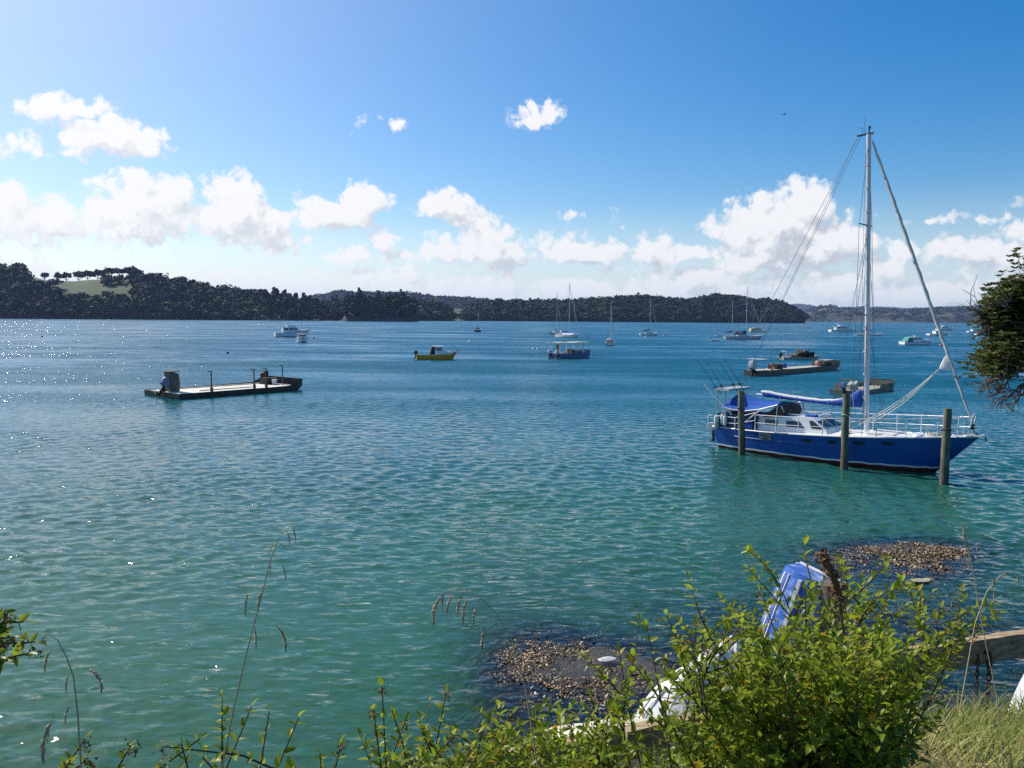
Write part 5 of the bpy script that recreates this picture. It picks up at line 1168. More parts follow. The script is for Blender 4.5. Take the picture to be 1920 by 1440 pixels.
WB = mat('white_buoy', (0.78,0.76,0.72), .5); OB = mat('orange_buoy', (0.70,0.13,0.05), .5); PB = mat('pink_buoy', (0.70,0.16,0.26), .5); RB = mat('red_buoy', (0.5,0.02,0.03), .5)
buoy(881,642,.42,WB,'white mooring buoy alone in open water left of the canopy barge')
buoy(1000,655.5,.33,WB,'left one of two small white buoys beside the canopy barge roof'); buoy(1008,655.5,.28,WB,'right one of two small white buoys beside the canopy barge roof')
buoy(1280,623.5,.36,WB,'white buoy alone between the navy covered yachts'); buoy(1211,632,.38,WB,'white buoy floating against the hull of the yacht with a pink buoy')
buoy(1246,630,.46,PB,'pink mooring buoy off the bow of a white yacht'); buoy(588,634.5,.36,RB,'red mooring buoy off the flybridge launch'); buoy(1764,648.5,.42,OB,'orange mooring buoy off the bow of the green canopy cruiser')
buoy(427,663,.26,mat('dark_buoy', (0.03,0.02,0.02), .6),'small dark buoy beyond the barge with four posts'); buoy(79,632,.32,OB,'small orange buoy far out on the left water')
buoy(1102,634,.34,RB,'red marker buoy off the bow of the white yacht with blue boom cover')
# ------------------------------------------------------------------ oyster shells on the rocks
def oysters():
    rg = np.random.default_rng(12); N = 200000
    x = rg.uniform(-3.0, 17, N); y = rg.uniform(12.5, 27.5, N); z = ground(x, y)
    m = fbm(x*.75, y*.75, 91, 4, .6); fine = fbm(x*2.6, y*2.6, 95, 3)
    core = 0
    for (cx, cy_, rx, ry, w) in [(0.7,16.7,1.5,1.6,1.0),(-.1,15.2,1.1,1.0,.55),(1.0,14.2,.5,.35,.7),(2.9,17.2,.8,.35,.7),(3.6,14.9,.6,.5,.35),(10.6,23.4,2.5,1.3,.95),(13.0,24.6,2.6,1.2,.8),(12.0,21.8,2.4,.8,.55),(9.0,19.0,3.0,1.1,.65),(9.6,17.2,3,1.1,.55),(5.5,17.6,2.0,.7,.35),(13.4,26,2,.7,.35),(12,22.5,6,4.2,.42),(4,17.2,5,2.6,.36),(.4,15.6,2.2,2.2,.5)]:
        core = np.maximum(core, w*np.exp(-(((x-cx)/rx)**2+((y-cy_)/ry)**2)**1.3))
    ok = (core*.95+m*.95+fine*.75 > .26+.60*rg.random(N)) & (z > -.7); x, y, z = x[ok], y[ok], z[ok]
    k = min(len(x), 24000); x, y, z = x[:k], y[:k], z[:k]; n = k
    s = rg.uniform(.012, .034, n); a = rg.uniform(0, 6.283, n); t1 = rg.normal(0, .5, n); t2 = rg.normal(0, .5, n)
    ring = np.array([(math.cos(i*math.pi/3)*1.5, math.sin(i*math.pi/3)*.7) for i in range(6)])
    V = np.zeros((n, 7, 3)); 
    for i in range(6):
        r = s*(.8+.45*rg.random(n)); px, py_ = ring[i, 0]*r, ring[i, 1]*r
        V[:, i, 0] = px*np.cos(a)-py_*np.sin(a); V[:, i, 1] = px*np.sin(a)+py_*np.cos(a); V[:, i, 2] = V[:, i, 0]*t1+V[:, i, 1]*t2
    V[:, 6, 2] = s*(.35+.4*rg.random(n))*np.where(rg.random(n) < .35, -1, 1)
    V += np.stack([x, y, z+.0+.018*rg.random(n)], -1)[:, None, :]
    f = np.array([(i, (i+1) % 6, 6) for i in range(6)])[None]+(np.arange(n)*7)[:, None, None]
    tint = np.repeat(rg.random(n), 7)
    M = D.materials.new('oyster_shell'); M.use_nodes = True; t = NT(M.node_tree); b = t.n['Principled BSDF']; at_ = t.node('ShaderNodeAttribute', attribute_name='tint').outputs['Fac']
    c = t.mix(t.ramp(at_, 0, .85), (0.06,0.036,0.018), (0.40,0.255,0.115)); c = t.mix(t.ramp(at_, .90, .99), c, (0.66,0.62,0.54)); t.put(b.inputs['Base Color'], c); b.inputs['Roughness'].default_value = .45
    o = mesh_np('oyster_shells', V.reshape(-1, 3), f.reshape(-1, 3), M, attrs={'tint': tint}); props(o, 'tan and white oyster shells crusted over the dark shore rocks', 'oyster shells', kind='stuff')
    e = empty('stone', (at(1138,1237,.12)), .3, 'pale flat stone lying alone on the black rock slab', 'stone'); q = MB(); q.ball((0,0,0), .14, 10, (1.5,.8,.35)); q.build('stone_body', mat('pale_stone', (0.62,0.6,0.55), .7, var=.2), e, smooth=True)
    e = empty('stone', (at(1725,1089,.03)), .1, 'pale broken slab awash among the right hand oyster rocks', 'stone'); q = MB(); q.ball((0,0,0), .2, 10, (1.5,.7,.25)); q.ball((.3,.1,0), .12, 8, (1.4,.7,.25)); q.ball((-.32,-.05,0), .10, 8, (1.3,.8,.25)); q.build('stone_body', mat('tan_stone', (0.45,0.40,0.28), .8, var=.3, bump=.6, bscale=10), e, smooth=True)
oysters()
# ------------------------------------------------------------------ timber rail and stored dinghies
RT = D.materials.new('rail_timber'); RT.use_nodes = True
def rail_timber():
    t = NT(RT.node_tree); pb = t.n['Principled BSDF']; oc = t.node('ShaderNodeTexCoord').outputs['Object']
    g = t.noise(t.node('ShaderNodeMapping', {'Vector': oc, 'Rotation': (0,0,R_(-24)), 'Scale': (.8,14,14)}).outputs[0], 1.6, 7, .68); c = t.mix(t.ramp(g, .3, .7), (0.24,0.155,0.07), (0.58,0.44,0.255)); c = t.mix(t.ramp(t.noise(oc, 2.2, 5, .6), .55, .7), c, (0.26,0.23,0.17)); t.put(pb.inputs['Base Color'], c); pb.inputs['Roughness'].default_value = .85
    bn = t.node('ShaderNodeBump', {'Height': g, 'Strength': .8, 'Distance': .01}); t.put(pb.inputs['Normal'], bn.outputs[0])
rail_timber()
def rail(A, B, ext0, ext1, hh, posts, label, seed):
    d = (B-A).normalized(); a, b = A-d*ext0, B+d*ext1; m = MB(); e = empty('timber_rail', A, 0, label, 'rail', 'timber boat rails'); n = 40; rows = []; rg = random.Random(seed); side = d.cross(Vector((0,0,1))).normalized()
    for i in range(n):
        p = a+(b-a)*i/(n-1)-A+Vector((0,0,rg.uniform(-.006,.006))); t = .05
        rows.append([p+side*t, p-side*t+Vector((0,0,rg.uniform(-.006,.006))), p-side*t-Vector((0,0,hh)), p+side*t-Vector((0,0,hh+rg.uniform(-.006,.006)))])
    m.grid(rows, True); m.f += [(0,1,2,3), tuple(4*(n-1)+i for i in (3,2,1,0))]; m.build('beam', RT, e)
    for f in posts:
        p = a+(b-a)*f-A; q = MB(); q.box(p+side*-.12+Vector((0,0,-.86)), (.14,.14,1.6), Matrix.Rotation(math.atan2(d.y,d.x), 3, 'Z')); q.build('post', RT, e)
    for k in range(3):
        p = a+(b-a)*(.2+.3*k)-A+side*.052; q = MB(); q.lathe(p+Vector((0,0,-hh*.5)), [(.022,0),(.022,.012),(.012,.02)], 8, side); q.build('bolt', mat('rusty_iron', (0.055,0.03,0.02), .8, var=.4, vscale=20), e)
rail(at(1190,1363,3.72), at(1450,1312,3.72), 1.2, .5, .235, (.15,.85), 'weathered timber rail low under the leaves, left of the big bush', 2)
QA, QB = at(1600,1232,3.85), at(1920,1184,3.85)
rail(QA, QB, .6, 1.6, .25, (.1,.97), 'sunlit timber rail at the right edge with chains hanging below it', 3)
for px in (1834, 1856):
    f = (px-1600)/320; p = QA+(QB-QA)*f; c = atd(px, 1233, (p-CAM).dot(_f)*.99); ce = empty('chain', c, 0, ('left' if px < 1850 else 'right')+' one of two rusty chains hanging below the timber rail', 'chain', 'chains under the timber rail'); q = MB(); r = .018 if px < 1850 else .026
    for i in range(11 if px < 1850 else 13):
        z = -.055*i*(r/.018)**.5; q.tube([(r*math.cos(w)*(1 if i % 2 else .15), r*math.cos(w)*(.15 if i % 2 else 1), z+1.7*r*math.sin(w)) for w in [2*math.pi*j/10 for j in range(11)]], r*.32, 5, cap=False)
    q.build('chain_links', mat('rusty_iron', (0.055,0.03,0.02), .8), ce)
def dinghy(top, d, a, n, L, B, hullm, label, stripe=None, rimm=WHITE, tw=.8, strake=None, bow_up=False):
    """overturned dinghy: high end at the photo point 'top' at distance d, long axis a (low to high end), bottom facing n"""
    a = Vector(a).normalized(); n = (Vector(n)-a*Vector(n).dot(a)).normalized(); xa = a if bow_up else -a; za = -n; ya = za.cross(xa)
    h = Hull(L, B, .46, .44, .56, tw=tw, smax=.4, p=2.4, rake=.35, flare=.20, draft=.02, vee=0)
    Mx = Matrix(((xa.x, ya.x, za.x, 0), (xa.y, ya.y, za.y, 0), (xa.z, ya.z, za.z, 0), (0, 0, 0, 1)))
    T = atd(*top, d); o = T-a*(L/2)
    e = D.objects.new('rowing_dinghy', None); COL.objects.link(e); e.matrix_world = Matrix.Translation(o) @ Mx; e.empty_display_size = .2
    props(e, label, 'dinghy', 'dinghies stored along the timber rail')
    m = MB(); rows = []
    for i in range(20):
        s = i/19; r = []
        for sd in (1, -1):
            zs = [h.sheer(s), h.sheer(s)*.72, h.sheer(s)*.42, h.sheer(s)*.16, .05, .0]
            pts = [h.pt(s, z, sd) for z in zs]; pts = [(x, y*(1 if j < 3 else (.93, .72, .36)[j-3]), z+.16*max(0, s-.6)) for j, (x, y, z) in enumerate(pts)]
            r += pts if sd == 1 else pts[::-1]
        rows.append(r)
    m.grid(rows); m.f.append(tuple(range(12))); m.build('hull', hullm, e, smooth=True, angle=40, solid=.015)
    m = MB()
    for sd in (1,-1): m.tube([Vector(h.pt(i/19, h.sheer(i/19), sd))+Vector((0,sd*.012,0)) for i in range(20)], .03, 6)
    m.tube([h.pt(0,h.sheer(0),1), h.pt(0,h.sheer(0),-1)], .03, 6); m.build('gunwale', rimm, e)
    m = MB(); m.bar((-L*.48,0,-.02), (L*.36,0,.05), .035, .06)
    for sd in (1,-1):
        for f in (.34,.62): m.tube([Vector(h.pt(s, .03, sd))*1.0+Vector((0,-sd*(1-f)*.5*B*.62*h.plan(s),-.015)) for s in (0.02,.2,.4,.6,.75)], .012, 4)
    m.build('keel_strip', strake or rimm, e)
    m = MB()
    for x in (-L*.22, L*.1): m.box((x,0,.30), (.24,B*.80,.03))
    m.build('seat', BROWN, e)
    return e
MUDWHITE = mat('mud_streaked_white', (0.82,0.82,0.80), .45, var=.06, dirt=(0.34,0.33,0.30), dscale=4.5, damt=.18)
WORNBLUE = mat('worn_blue_white_paint', (0.045,0.155,0.56), .5, var=.15, dirt=(0.70,0.73,0.78), dscale=5.0, damt=.50)
CREAMH = mat('cream_gelcoat', (0.70,0.64,0.47), .45, var=.06, dirt=(0.36,0.30,0.2), dscale=2.5, damt=.2)
TEALH = mat('teal_green_hull', (0.03,0.15,0.13), .5, var=.15)
dinghy((1312,1196), 7.4, (.34,-.05,.88), (-.66,-.58,.42), 2.2, .80, MUDWHITE, 'overturned white dinghy with mud streaks leaning up behind the bush', bow_up=True)
dinghy((1506,1080), 8.0, (.26,-.02,.88), (-.62,-.66,.36), 2.3, .66, WORNBLUE, 'overturned blue and white dinghy with flaking paint standing against the old post', rimm=MUDWHITE)
dinghy((1150,1322), 6.9, (.66,-.05,.72), (-.60,-.50,.62), 2.2, 1.1, CREAMH, 'overturned cream dinghy low in the leaves at the left end of the rail', rimm=CREAMH, bow_up=True)
dinghy((1285,1392), 7.3, (.12,.25,.92), (-.25,-.9,.2), 1.6, .9, TEALH, 'dark teal dinghy seen below the left timber rail', rimm=MUDWHITE)
dinghy((2022,1238), 8.6, (.30,.10,.85), (-.75,-.5,.4), 2.3, 1.15, MUDWHITE, 'white dinghy at the right frame edge under the end of the sunlit rail')
def old_post():
    p = atd(1562,1094,7.9); z0 = float(ground(p.x, p.y)); e = empty('old_post', (p.x, p.y, z0), 0, 'thick weathered timber post beside the blue dinghy', 'post'); H_ = p.z-z0; m = MB()
    m.tube([(0,0,-.2),(0.0,0,H_*.5),(.0,0,H_)], [.16,.15,.13], 12); m.build('post_shaft', TIMBER, e, smooth=True); m = MB(); m.tube([(.12,-.02,H_-.05),(.35,.1,H_-.28),(.62,.3,H_-.42),(1.1,.7,H_-.6)], .012, 5); m.build('mooring_rope', BLACK, e)
old_post()
# ------------------------------------------------------------------ leafy plants
def leaves_mesh(name, P_, Dr, Nn, S, material, parent, rg, wid=.50, tint=None, droop=.22, fold=.16):
    P_, Dr, Nn, S = (np.asarray(v, float) for v in (P_, Dr, Nn, S)); n = len(P_)
    Dr = Dr/np.linalg.norm(Dr, axis=1)[:, None]; Sd = np.cross(Dr, Nn); Sd /= np.linalg.norm(Sd, axis=1)[:, None]+1e-9; Up = np.cross(Sd, Dr)
    s = S[:, None]; w = wid*(.85+.3*rg.random((n, 1))); dr = droop*(.3+1.4*rg.random((n, 1)))
    q = lambda u, v, h: P_+Dr*s*u+Sd*s*w*v+Up*s*h
    V = np.stack([q(0,0,0), q(.30,.46,fold*.6), q(.34,0,-.01), q(.30,-.46,fold*.6), q(.66,.40,fold*.5-dr*.35), q(.68,0,-.02-dr*.35), q(.66,-.40,fold*.5-dr*.35), q(1,0,-dr)], 1)
    V = V.reshape(-1, 3); b = (np.arange(n)*8)[:, None, None]
    f4 = np.array([(0,2,1,1),(0,3,2,2)]); quads = np.array([(1,2,5,4),(2,3,6,5)]); tris = np.array([(0,2,1),(0,3,2),(4,5,7),(5,6,7)])
    me_f = np.concatenate([(tris[None]+b).reshape(-1, 3), (quads[:, [0,1,2]][None]+b).reshape(-1, 3), (quads[:, [0,2,3]][None]+b).reshape(-1, 3)])
    tn = np.repeat(tint if tint is not None else rg.random(n), 8)
    return mesh_np(name, V, me_f, material, smooth=True, parent=parent, attrs={'tint': tn})
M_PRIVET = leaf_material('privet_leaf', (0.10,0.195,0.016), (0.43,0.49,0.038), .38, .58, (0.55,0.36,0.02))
M_TREELEAF = leaf_material('shore_tree_leaf', (0.055,0.080,0.022), (0.20,0.235,0.070), .5, .35, (0.33,0.31,0.15))
STEM = mat('brown_stem', (0.075,0.050,0.028), .8, var=.3); GREENSTEM = mat('green_stem', (0.10,0.12,0.03), .7); DRY = mat('dry_seed_husk', (0.44,0.31,0.17), .8, var=.35, vscale=60)
def shoot(base, tip, rg, m, out, n=22, sag=.10, leaf=.045, spread=1.0, start=.25, r=.005, side=0, sidelen=.25, depth=0):
    base, tip = np.array(base), np.array(tip); ax = tip-base; ln = np.linalg.norm(ax)
    wob = rg.normal(size=3)*ln*.09; bend = np.array([0, 0, 1])*ln*sag
    def pt(f): return base+ax*f+(bend+wob)*4*f*(1-f)*.6
    pts = [pt(i/6) for i in range(7)]; m.tube([Vector(p) for p in pts], [r*(1-.75*i/6) for i in range(7)], 5, cap=False)
    phase = rg.random()*6.28
    for i in range(n):
        f = start+(1-start)*(i+.5)/n; p = pt(f); t = pt(min(1, f+.02))-pt(max(0, f-.02)); t /= np.linalg.norm(t)+1e-9
        hx = np.cross(t, [0, 0, 1.0]); hx /= np.linalg.norm(hx)+1e-9; hy = np.cross(hx, t)
        ang = phase+(i % 2)*1.571+rg.normal()*.3
        for s_ in (1, -1):
            if rg.random() < .08: continue
            o = (hx*math.cos(ang)+hy*math.sin(ang))*s_; d = o*spread+t*(.55+.5*rg.random())+rg.normal(size=3)*.22; up = np.array([0,0,1.0])*.9+t*.5+rg.normal(size=3)*.35
            out[0].append(p); out[1].append(d); out[2].append(up); out[3].append(leaf*(.55+.6*rg.random())*(1-.35*max(0, f-.8)/.2))
    if f > 0:
        t = pt(1)-pt(.95); out[0].append(pt(1)); out[1].append(t+rg.normal(size=3)*.05*ln*.1); out[2].append(np.array([0,0,1.0])+rg.normal(size=3)*.3); out[3].append(leaf*.7)
    for k in range(side):
        f = .22+.70*rg.random(); p = pt(f); t = ax/ln; o = rg.normal(size=3); o -= t*o.dot(t); o /= np.linalg.norm(o); o[2] = abs(o[2])*.8+.15
        q = p+(o*.8+t*.75)*sidelen*(.5+.8*rg.random()); shoot(p, q, rg, m, out, max(4, int(n*.42)), sag*.6, leaf*.92, spread, .12, r*.55, 0)
def bush(name, tips, mass, base, nfill, label, seed, dep=(2.5,3.5), leaf=.047, husks=True, fillside=4, cat='bush', sl=1.0, nh=60):
    """tips: hand placed shoots (px,py,d); mass: polygons (px rectangles) filled with shoots"""
    rg = np.random.default_rng(seed); m = MB(); out = [[], [], [], []]; B0 = np.array(base)
    e = empty(name, tuple(base[0]), 0, label, cat); org = Vector(base[0])
    tipw = []
    def nearest(p): return B0[np.argmin([np.hypot(*(b[:2]-p[:2]))+rg.random()*.35 for b in B0])]
    for (px, py, d) in tips:
        p = np.array(atd(px, py, d)); b = nearest(p)+rg.normal(size=3)*.05; tipw.append(p); shoot(b, p, rg, m, out, 20, .10, leaf, 1.0, .30, .0065, 5 if sl == 1 else 2, .20*sl)
    for (x0, y0, x1, y1, k) in mass:
        for i in range(int(nfill*k)):
            d = rg.uniform(*dep); p = np.array(atd(rg.uniform(x0, x1), y0+(y1-y0)*rg.random()**.8, d)); b = nearest(p)+rg.normal(size=3)*.08
            b = p+(b-p)*min(1, .62/(np.linalg.norm(b-p)+1e-6)) if np.linalg.norm(b-p) > .62 else b
            shoot(b, p, rg, m, out, 15, .10, leaf, 1.0, .15, .004, fillside, .17*sl); tipw.append(p)
    m.v = [tuple(Vector(v)-org) for v in m.v]; m.build('stems', STEM, e)
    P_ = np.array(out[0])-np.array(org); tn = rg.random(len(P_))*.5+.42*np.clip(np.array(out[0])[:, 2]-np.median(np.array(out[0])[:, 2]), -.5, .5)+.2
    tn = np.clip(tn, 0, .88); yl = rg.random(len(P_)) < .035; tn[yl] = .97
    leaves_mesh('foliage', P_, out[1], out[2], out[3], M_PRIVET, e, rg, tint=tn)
    if husks:
        sel = [tipw[i] for i in rg.permutation(len(tipw))[:nh]]
        fm = mat('spent_flower', (0.19,0.115,0.05), .8)
        for p in sel:
            c = rg.normal(size=(46,3))*np.array([.008,.008,.010]); c[:, 2] -= .012; v = c[:, None, :]+rg.normal(size=(46,3,3))*.0032
            mesh_np('flower_head', v.reshape(-1, 3)+(p-np.array(org)), np.arange(138).reshape(-1, 3), fm, parent=e)
    return e
def gz(x, y): return float(ground(x, y))
def gp(x, y): return (x, y, gz(x, y)-.03)
bush('privet_bush', [(1433,1062,3.1),(1427,1108,3.0),(1392,1152,2.9),(1548,1080,3.0),(1560,1140,2.8),(1668,1068,3.1),(1640,1118,3.0),(1700,1135,3.1),(1748,1112,3.2),(1806,1122,3.3),(1836,1152,3.1),(1785,1172,2.9),(1770,1215,2.8),(1250,1152,2.7),(1212,1172,2.8),(1305,1168,2.8),(1372,1140,2.7),(1208,1258,2.6),(1160,1216,2.7),(1245,1235,2.6),(1330,1212,2.6),(1480,1150,2.7),(1600,1110,2.8),(1345,1265,2.5),(1180,1285,2.6),(1510,1100,2.9),(1735,1150,2.9),(1740,1245,2.7),(1802,1178,3.0),(1828,1192,3.0),(1765,1140,3.1)],
     [(1370,1185,1690,1440,1.15),(1330,1260,1480,1440,.5),(1560,1180,1720,1310,.45)], [gp(.75,2.75),gp(1.1,2.9),gp(1.25,3.2),gp(.95,3.4),gp(1.0,2.5)], 112,
     'large sunlit privet bush filling the lower right before the stored dinghies', 31, (2.45,3.5))
bush('privet_bush', [(472,1324,2.2),(505,1335,2.25),(560,1345,2.2),(716,1286,2.3),(700,1330,2.25),(735,1332,2.3),(836,1300,2.4),(760,1352,2.2),(932,1322,2.5),(905,1360,2.3),(960,1338,2.5),(1015,1378,2.5),(1000,1345,2.5),(1108,1306,2.7),(1070,1350,2.6),(1140,1330,2.6),(640,1392,2.1),(1120,1372,2.5),(600,1415,2.0),(850,1378,2.2),(805,1392,2.2)],
     [(700,1410,960,1480,.7),(880,1375,1190,1460,.95),(930,1350,1150,1400,.25)], [gp(-.35,2.35),gp(0.0,2.5),gp(.35,2.6),(-.6,2.15,gz(-.6,2.15)),gp(.55,2.75)], 42,
     'low straggling privet with brown flower heads along the bottom edge, left of the large bush', 32, (2.1,2.8), .044, sl=.85)
bush('privet_bush', [(14,1152,1.7),(44,1166,1.7),(66,1204,1.65),(52,1226,1.6),(26,1195,1.6),(4,1240,1.6)], [(-40,1165,20,1225,.35)], [(-1.55,1.70,6.30),(-1.6,1.72,6.24)], 16,
     'small privet sprig poking in at the left frame edge', 33, (1.6,1.75), .038, fillside=1, sl=.3, nh=8)
bush('privet_bush', [(375,1385,1.9),(340,1395,1.85),(310,1400,1.85),(245,1398,1.8),(160,1385,1.8),(165,1420,1.75),(380,1420,1.85)], [(300,1430,390,1465,.25)], [(-1.45,1.75,gz(-1.45,1.75)+.35),(-.35,2.0,gz(-.35,2.0)+.3)], 14,
     'thin privet twigs rising from the bottom left edge', 34, (1.75,1.95), .034, fillside=1, sl=.25, nh=6)
# grass stalks with hanging seed heads
def spikelet(m, p, d, ln, rg, r=.0030, fat=1.0):
    p = np.array(p, float); d = np.array(d, float); d /= np.linalg.norm(d); g = np.array([0,0,-1.0]); pts = []
    for i in range(7):
        f = i/6; t = d*(1-f)+g*f; t /= np.linalg.norm(t); p = p+t*ln/6; pts.append(p.copy())
    m.tube([Vector(q) for q in pts], .0007, 4, cap=False)
    for i in range(44):
        f = .14+.86*i/44; k = f*6; j = min(5, int(k)); q = pts[j]+(pts[j+1]-pts[j])*(k-j); t = pts[j+1]-pts[j]; t /= np.linalg.norm(t)
        o = rg.normal(size=3); o -= t*o.dot(t); o /= np.linalg.norm(o); w = fat*ln*.085*math.sin(math.pi*min(.98, f*.9+.08))
        a = q; b = q+t*ln*.13+o*w*1.1; c = np.cross(t, o)*ln*.028; k0 = len(m.v); m.v += [tuple(a), tuple((a+b)/2+c), tuple(b), tuple((a+b)/2-c)]; m.f.append((k0,k0+1,k0+2,k0+3))
def stalk(path, heads, label, r=.0019, ln=.065, seed=1, group='dry grass stalks'):
    rg = np.random.default_rng(seed); P3 = [np.array(atd(*p)) for p in path]; org = Vector(P3[0]); e = empty('grass_stalk', org, 0, label, 'grass stalk', group); m = MB()
    m.tube([Vector(p)-org for p in P3], [r*(1-.6*i/(len(P3)-1)) for i in range(len(P3))], 5); m.build('stem', mat('straw_stem', (0.46,0.35,0.18), .7), e)
    for (px, py, qx, qy, l) in heads:
        m = MB()
        dist = min(P3, key=lambda p: np.hypot(*(np.array(shown(p))-np.array((px,py))))); dd = (Vector(dist)-CAM).dot(_f); p = np.array(atd(px,py,dd)); q = np.array(atd(qx,qy,dd)); n0 = len(m.v); spikelet(m, p, (q-p)+np.array([0,0,.4])*np.linalg.norm(q-p)*.6, np.linalg.norm(q-p)*l, rg)
        m.v = [tuple(Vector(v)-org) for v in m.v]; m.build('seed_head', DRY, e)
def fallpath(pts, d):
    """ends on the ground below the last point given (bottom first)"""
    return [(px, py, d) for px, py in pts]
stalk([(395,1560,1.75),(418,1432,1.73),(440,1320,1.7),(462,1225,1.7),(487,1130,1.7),(507,1050,1.7),(522,1010,1.7),(538,992,1.7),(546,985,1.7)], [(546,984,554,1004,1.3),(537,992,543,1012,1.2),(520,1020,508,1024,1.4),(522,1020,533,1022,1.3),(509,1053,506,1070,1.2),(527,1056,537,1080,1.1),(470,1100,458,1138,1.1),(494,1098,482,1133,1.1),(478,1168,480,1205,1.1),(510,1166,540,1202,1.15)], 'tallest dry grass stalk with dark hanging seed heads, over open water', seed=3)
stalk([(158,1560,1.5),(152,1440,1.5),(146,1340,1.5),(138,1270,1.5),(126,1235,1.5),(108,1200,1.5),(92,1190,1.5)], [(105,1212,80,1242,1.15),(133,1258,122,1285,1.2),(148,1252,200,1270,1.1),(138,1318,120,1342,1.2),(110,1332,74,1402,1.1),(95,1190,75,1195,1.1)], 'dry grass stalk with drooping pale heads at lower left', seed=4)
stalk([(1010,1450,1.9),(985,1290,1.9),(962,1205,1.9),(930,1150,1.9),(902,1122,1.9),(880,1110,1.9),(858,1102,1.9),(846,1102,1.9)], [(850,1102,802,1147,1.05),(836,1106,828,1132,1.2),(862,1102,834,1135,1.1),(872,1104,856,1140,1.15),(880,1112,866,1155,1.1),(898,1126,886,1160,1.15),(916,1156,902,1205,1.1)], 'arching dry grass stalk with a row of pale hanging heads before the oyster rocks', seed=5)
stalk([(1905,1560,2.2),(1880,1420,2.2),(1868,1300,2.2),(1845,1190,2.2),(1826,1080,2.2),(1815,1030,2.2),(1803,978,2.2)], [(1803,978,1808,1000,1.2),(1808,996,1812,1022,1.2),(1814,1010,1808,1022,1.4),(1820,1030,1830,1020,1.5),(1822,1040,1818,1056,1.2),(1812,1020,1820,1034,1.2)], 'tall pale grass stalk with an upright bleached head at right', seed=6)
stalk([(1800,1330,2.3),(1828,1170,2.3),(1850,1110,2.3),(1875,1080,2.3),(1895,1070,2.3),(1908,1078,2.3)], [(1872,1080,1860,1096,1.2),(1893,1070,1880,1078,1.3),(1900,1070,1912,1090,1.1),(1858,1100,1866,1120,1.2)], 'short curved grass stalk with a bleached head beside the tall right one', seed=7)
def dock():
    pts = [(1610,1330,2.7),(1590,1240,2.7),(1578,1160,2.7),(1572,1110,2.7),(1562,1080,2.7),(1548,1050,2.7),(1538,1036,2.7)]; P3 = [Vector(atd(*p)) for p in pts]; org = P3[0]
    e = empty('dock_stalk', org, 0, 'thick rusty brown dock seed stalk rising out of the large bush', 'dock stalk'); m = MB(); m.tube([p-org for p in P3], [.004,.004,.0045,.010,.011,.010,.004], 8); m.build('stem', mat('rust_brown_stalk', (0.15,0.075,0.03), .9, var=.4, vscale=80), e)
    rg = np.random.default_rng(9); V = []; F_ = []
    for i in range(420):
        f = rg.random(); k = 2.6+f*3.3; j = min(5, int(k)); p = np.array(P3[j]+(P3[j+1]-P3[j])*(k-j)-org)+rg.normal(size=3)*.010; v = rg.normal(size=(3,3))*.006; n = len(V); V += [p+v[0],p+v[1],p+v[2]]; F_.append((n,n+1,n+2))
    mesh_np('seed_heads', np.array(V), np.array(F_), mat('rust_seed', (0.20,0.10,0.04), .9), parent=e)
dock()
# grass on the bank
def bank_grass():
    rg = np.random.default_rng(40); N = 26000
    x = rg.uniform(.6, 6.4, N); y = 2.2+4.6*rg.random(N)**.9; s = y-wall_y(x); ok = (s < -.62) & (x < y*.75+1.2); x, y = x[ok], y[ok]
    cl = fbm(x*1.6, y*1.6, 61, 3); n = len(x); z = ground(x, y)-.02
    ln = (.20+.26*rg.random(n))*(1+.8*cl); az = rg.uniform(0, 6.283, n); lean = .25+.75*rg.random(n); w = .0028+.003*rg.random(n)
    d = np.stack([np.cos(az), np.sin(az), 0*az], 1); sd = np.stack([-np.sin(az), np.cos(az), 0*az], 1); b = np.stack([x, y, z], 1); V = []
    for f, ww in ((0,1),(.35,.95),(.7,.65)):
        c = b+d*(ln*lean*f**1.8)[:, None]+np.array([0,0,1.0])*(ln*(f-.28*lean*f**2.4))[:, None]; V += [c-sd*(w*ww)[:, None], c+sd*(w*ww)[:, None]]
    V.append(b+d*(ln*lean)[:, None]+np.array([0,0,1.0])*(ln*(1-.38*lean))[:, None]); V = np.stack(V, 1).reshape(-1, 3)
    f = np.array([(0,1,3),(0,3,2),(2,3,5),(2,5,4),(4,5,6)])[None]+(np.arange(n)*7)[:, None, None]
    t = np.repeat(np.clip(.5+.9*cl+.28*rg.normal(size=n), 0, 1), 7)
    M = D.materials.new('bank_grass_blade'); M.use_nodes = True; q = NT(M.node_tree); q.n.clear(); a = q.node('ShaderNodeAttribute', attribute_name='tint').outputs['Fac']
    c = q.mix(q.ramp(a, .1, .55), (0.12,0.20,0.022), (0.30,0.33,0.05)); c = q.mix(q.ramp(a, .66, 1.0), c, (0.52,0.41,0.17)); p = q.node('ShaderNodeBsdfPrincipled', {'Base Color': c, 'Roughness': .6}); tl = q.node('ShaderNodeBsdfTranslucent', {'Color': c}); mx = q.node('ShaderNodeMixShader', {0: .35, 1: p.outputs[0], 2: tl.outputs[0]}); q.node('ShaderNodeOutputMaterial', {'Surface': mx.outputs[0]})
    props(mesh_np('grass', V, f.reshape(-1, 3), M, attrs={'tint': t}), 'rough green and straw coloured grass on the bank at lower right', 'grass', kind='stuff')
bank_grass()
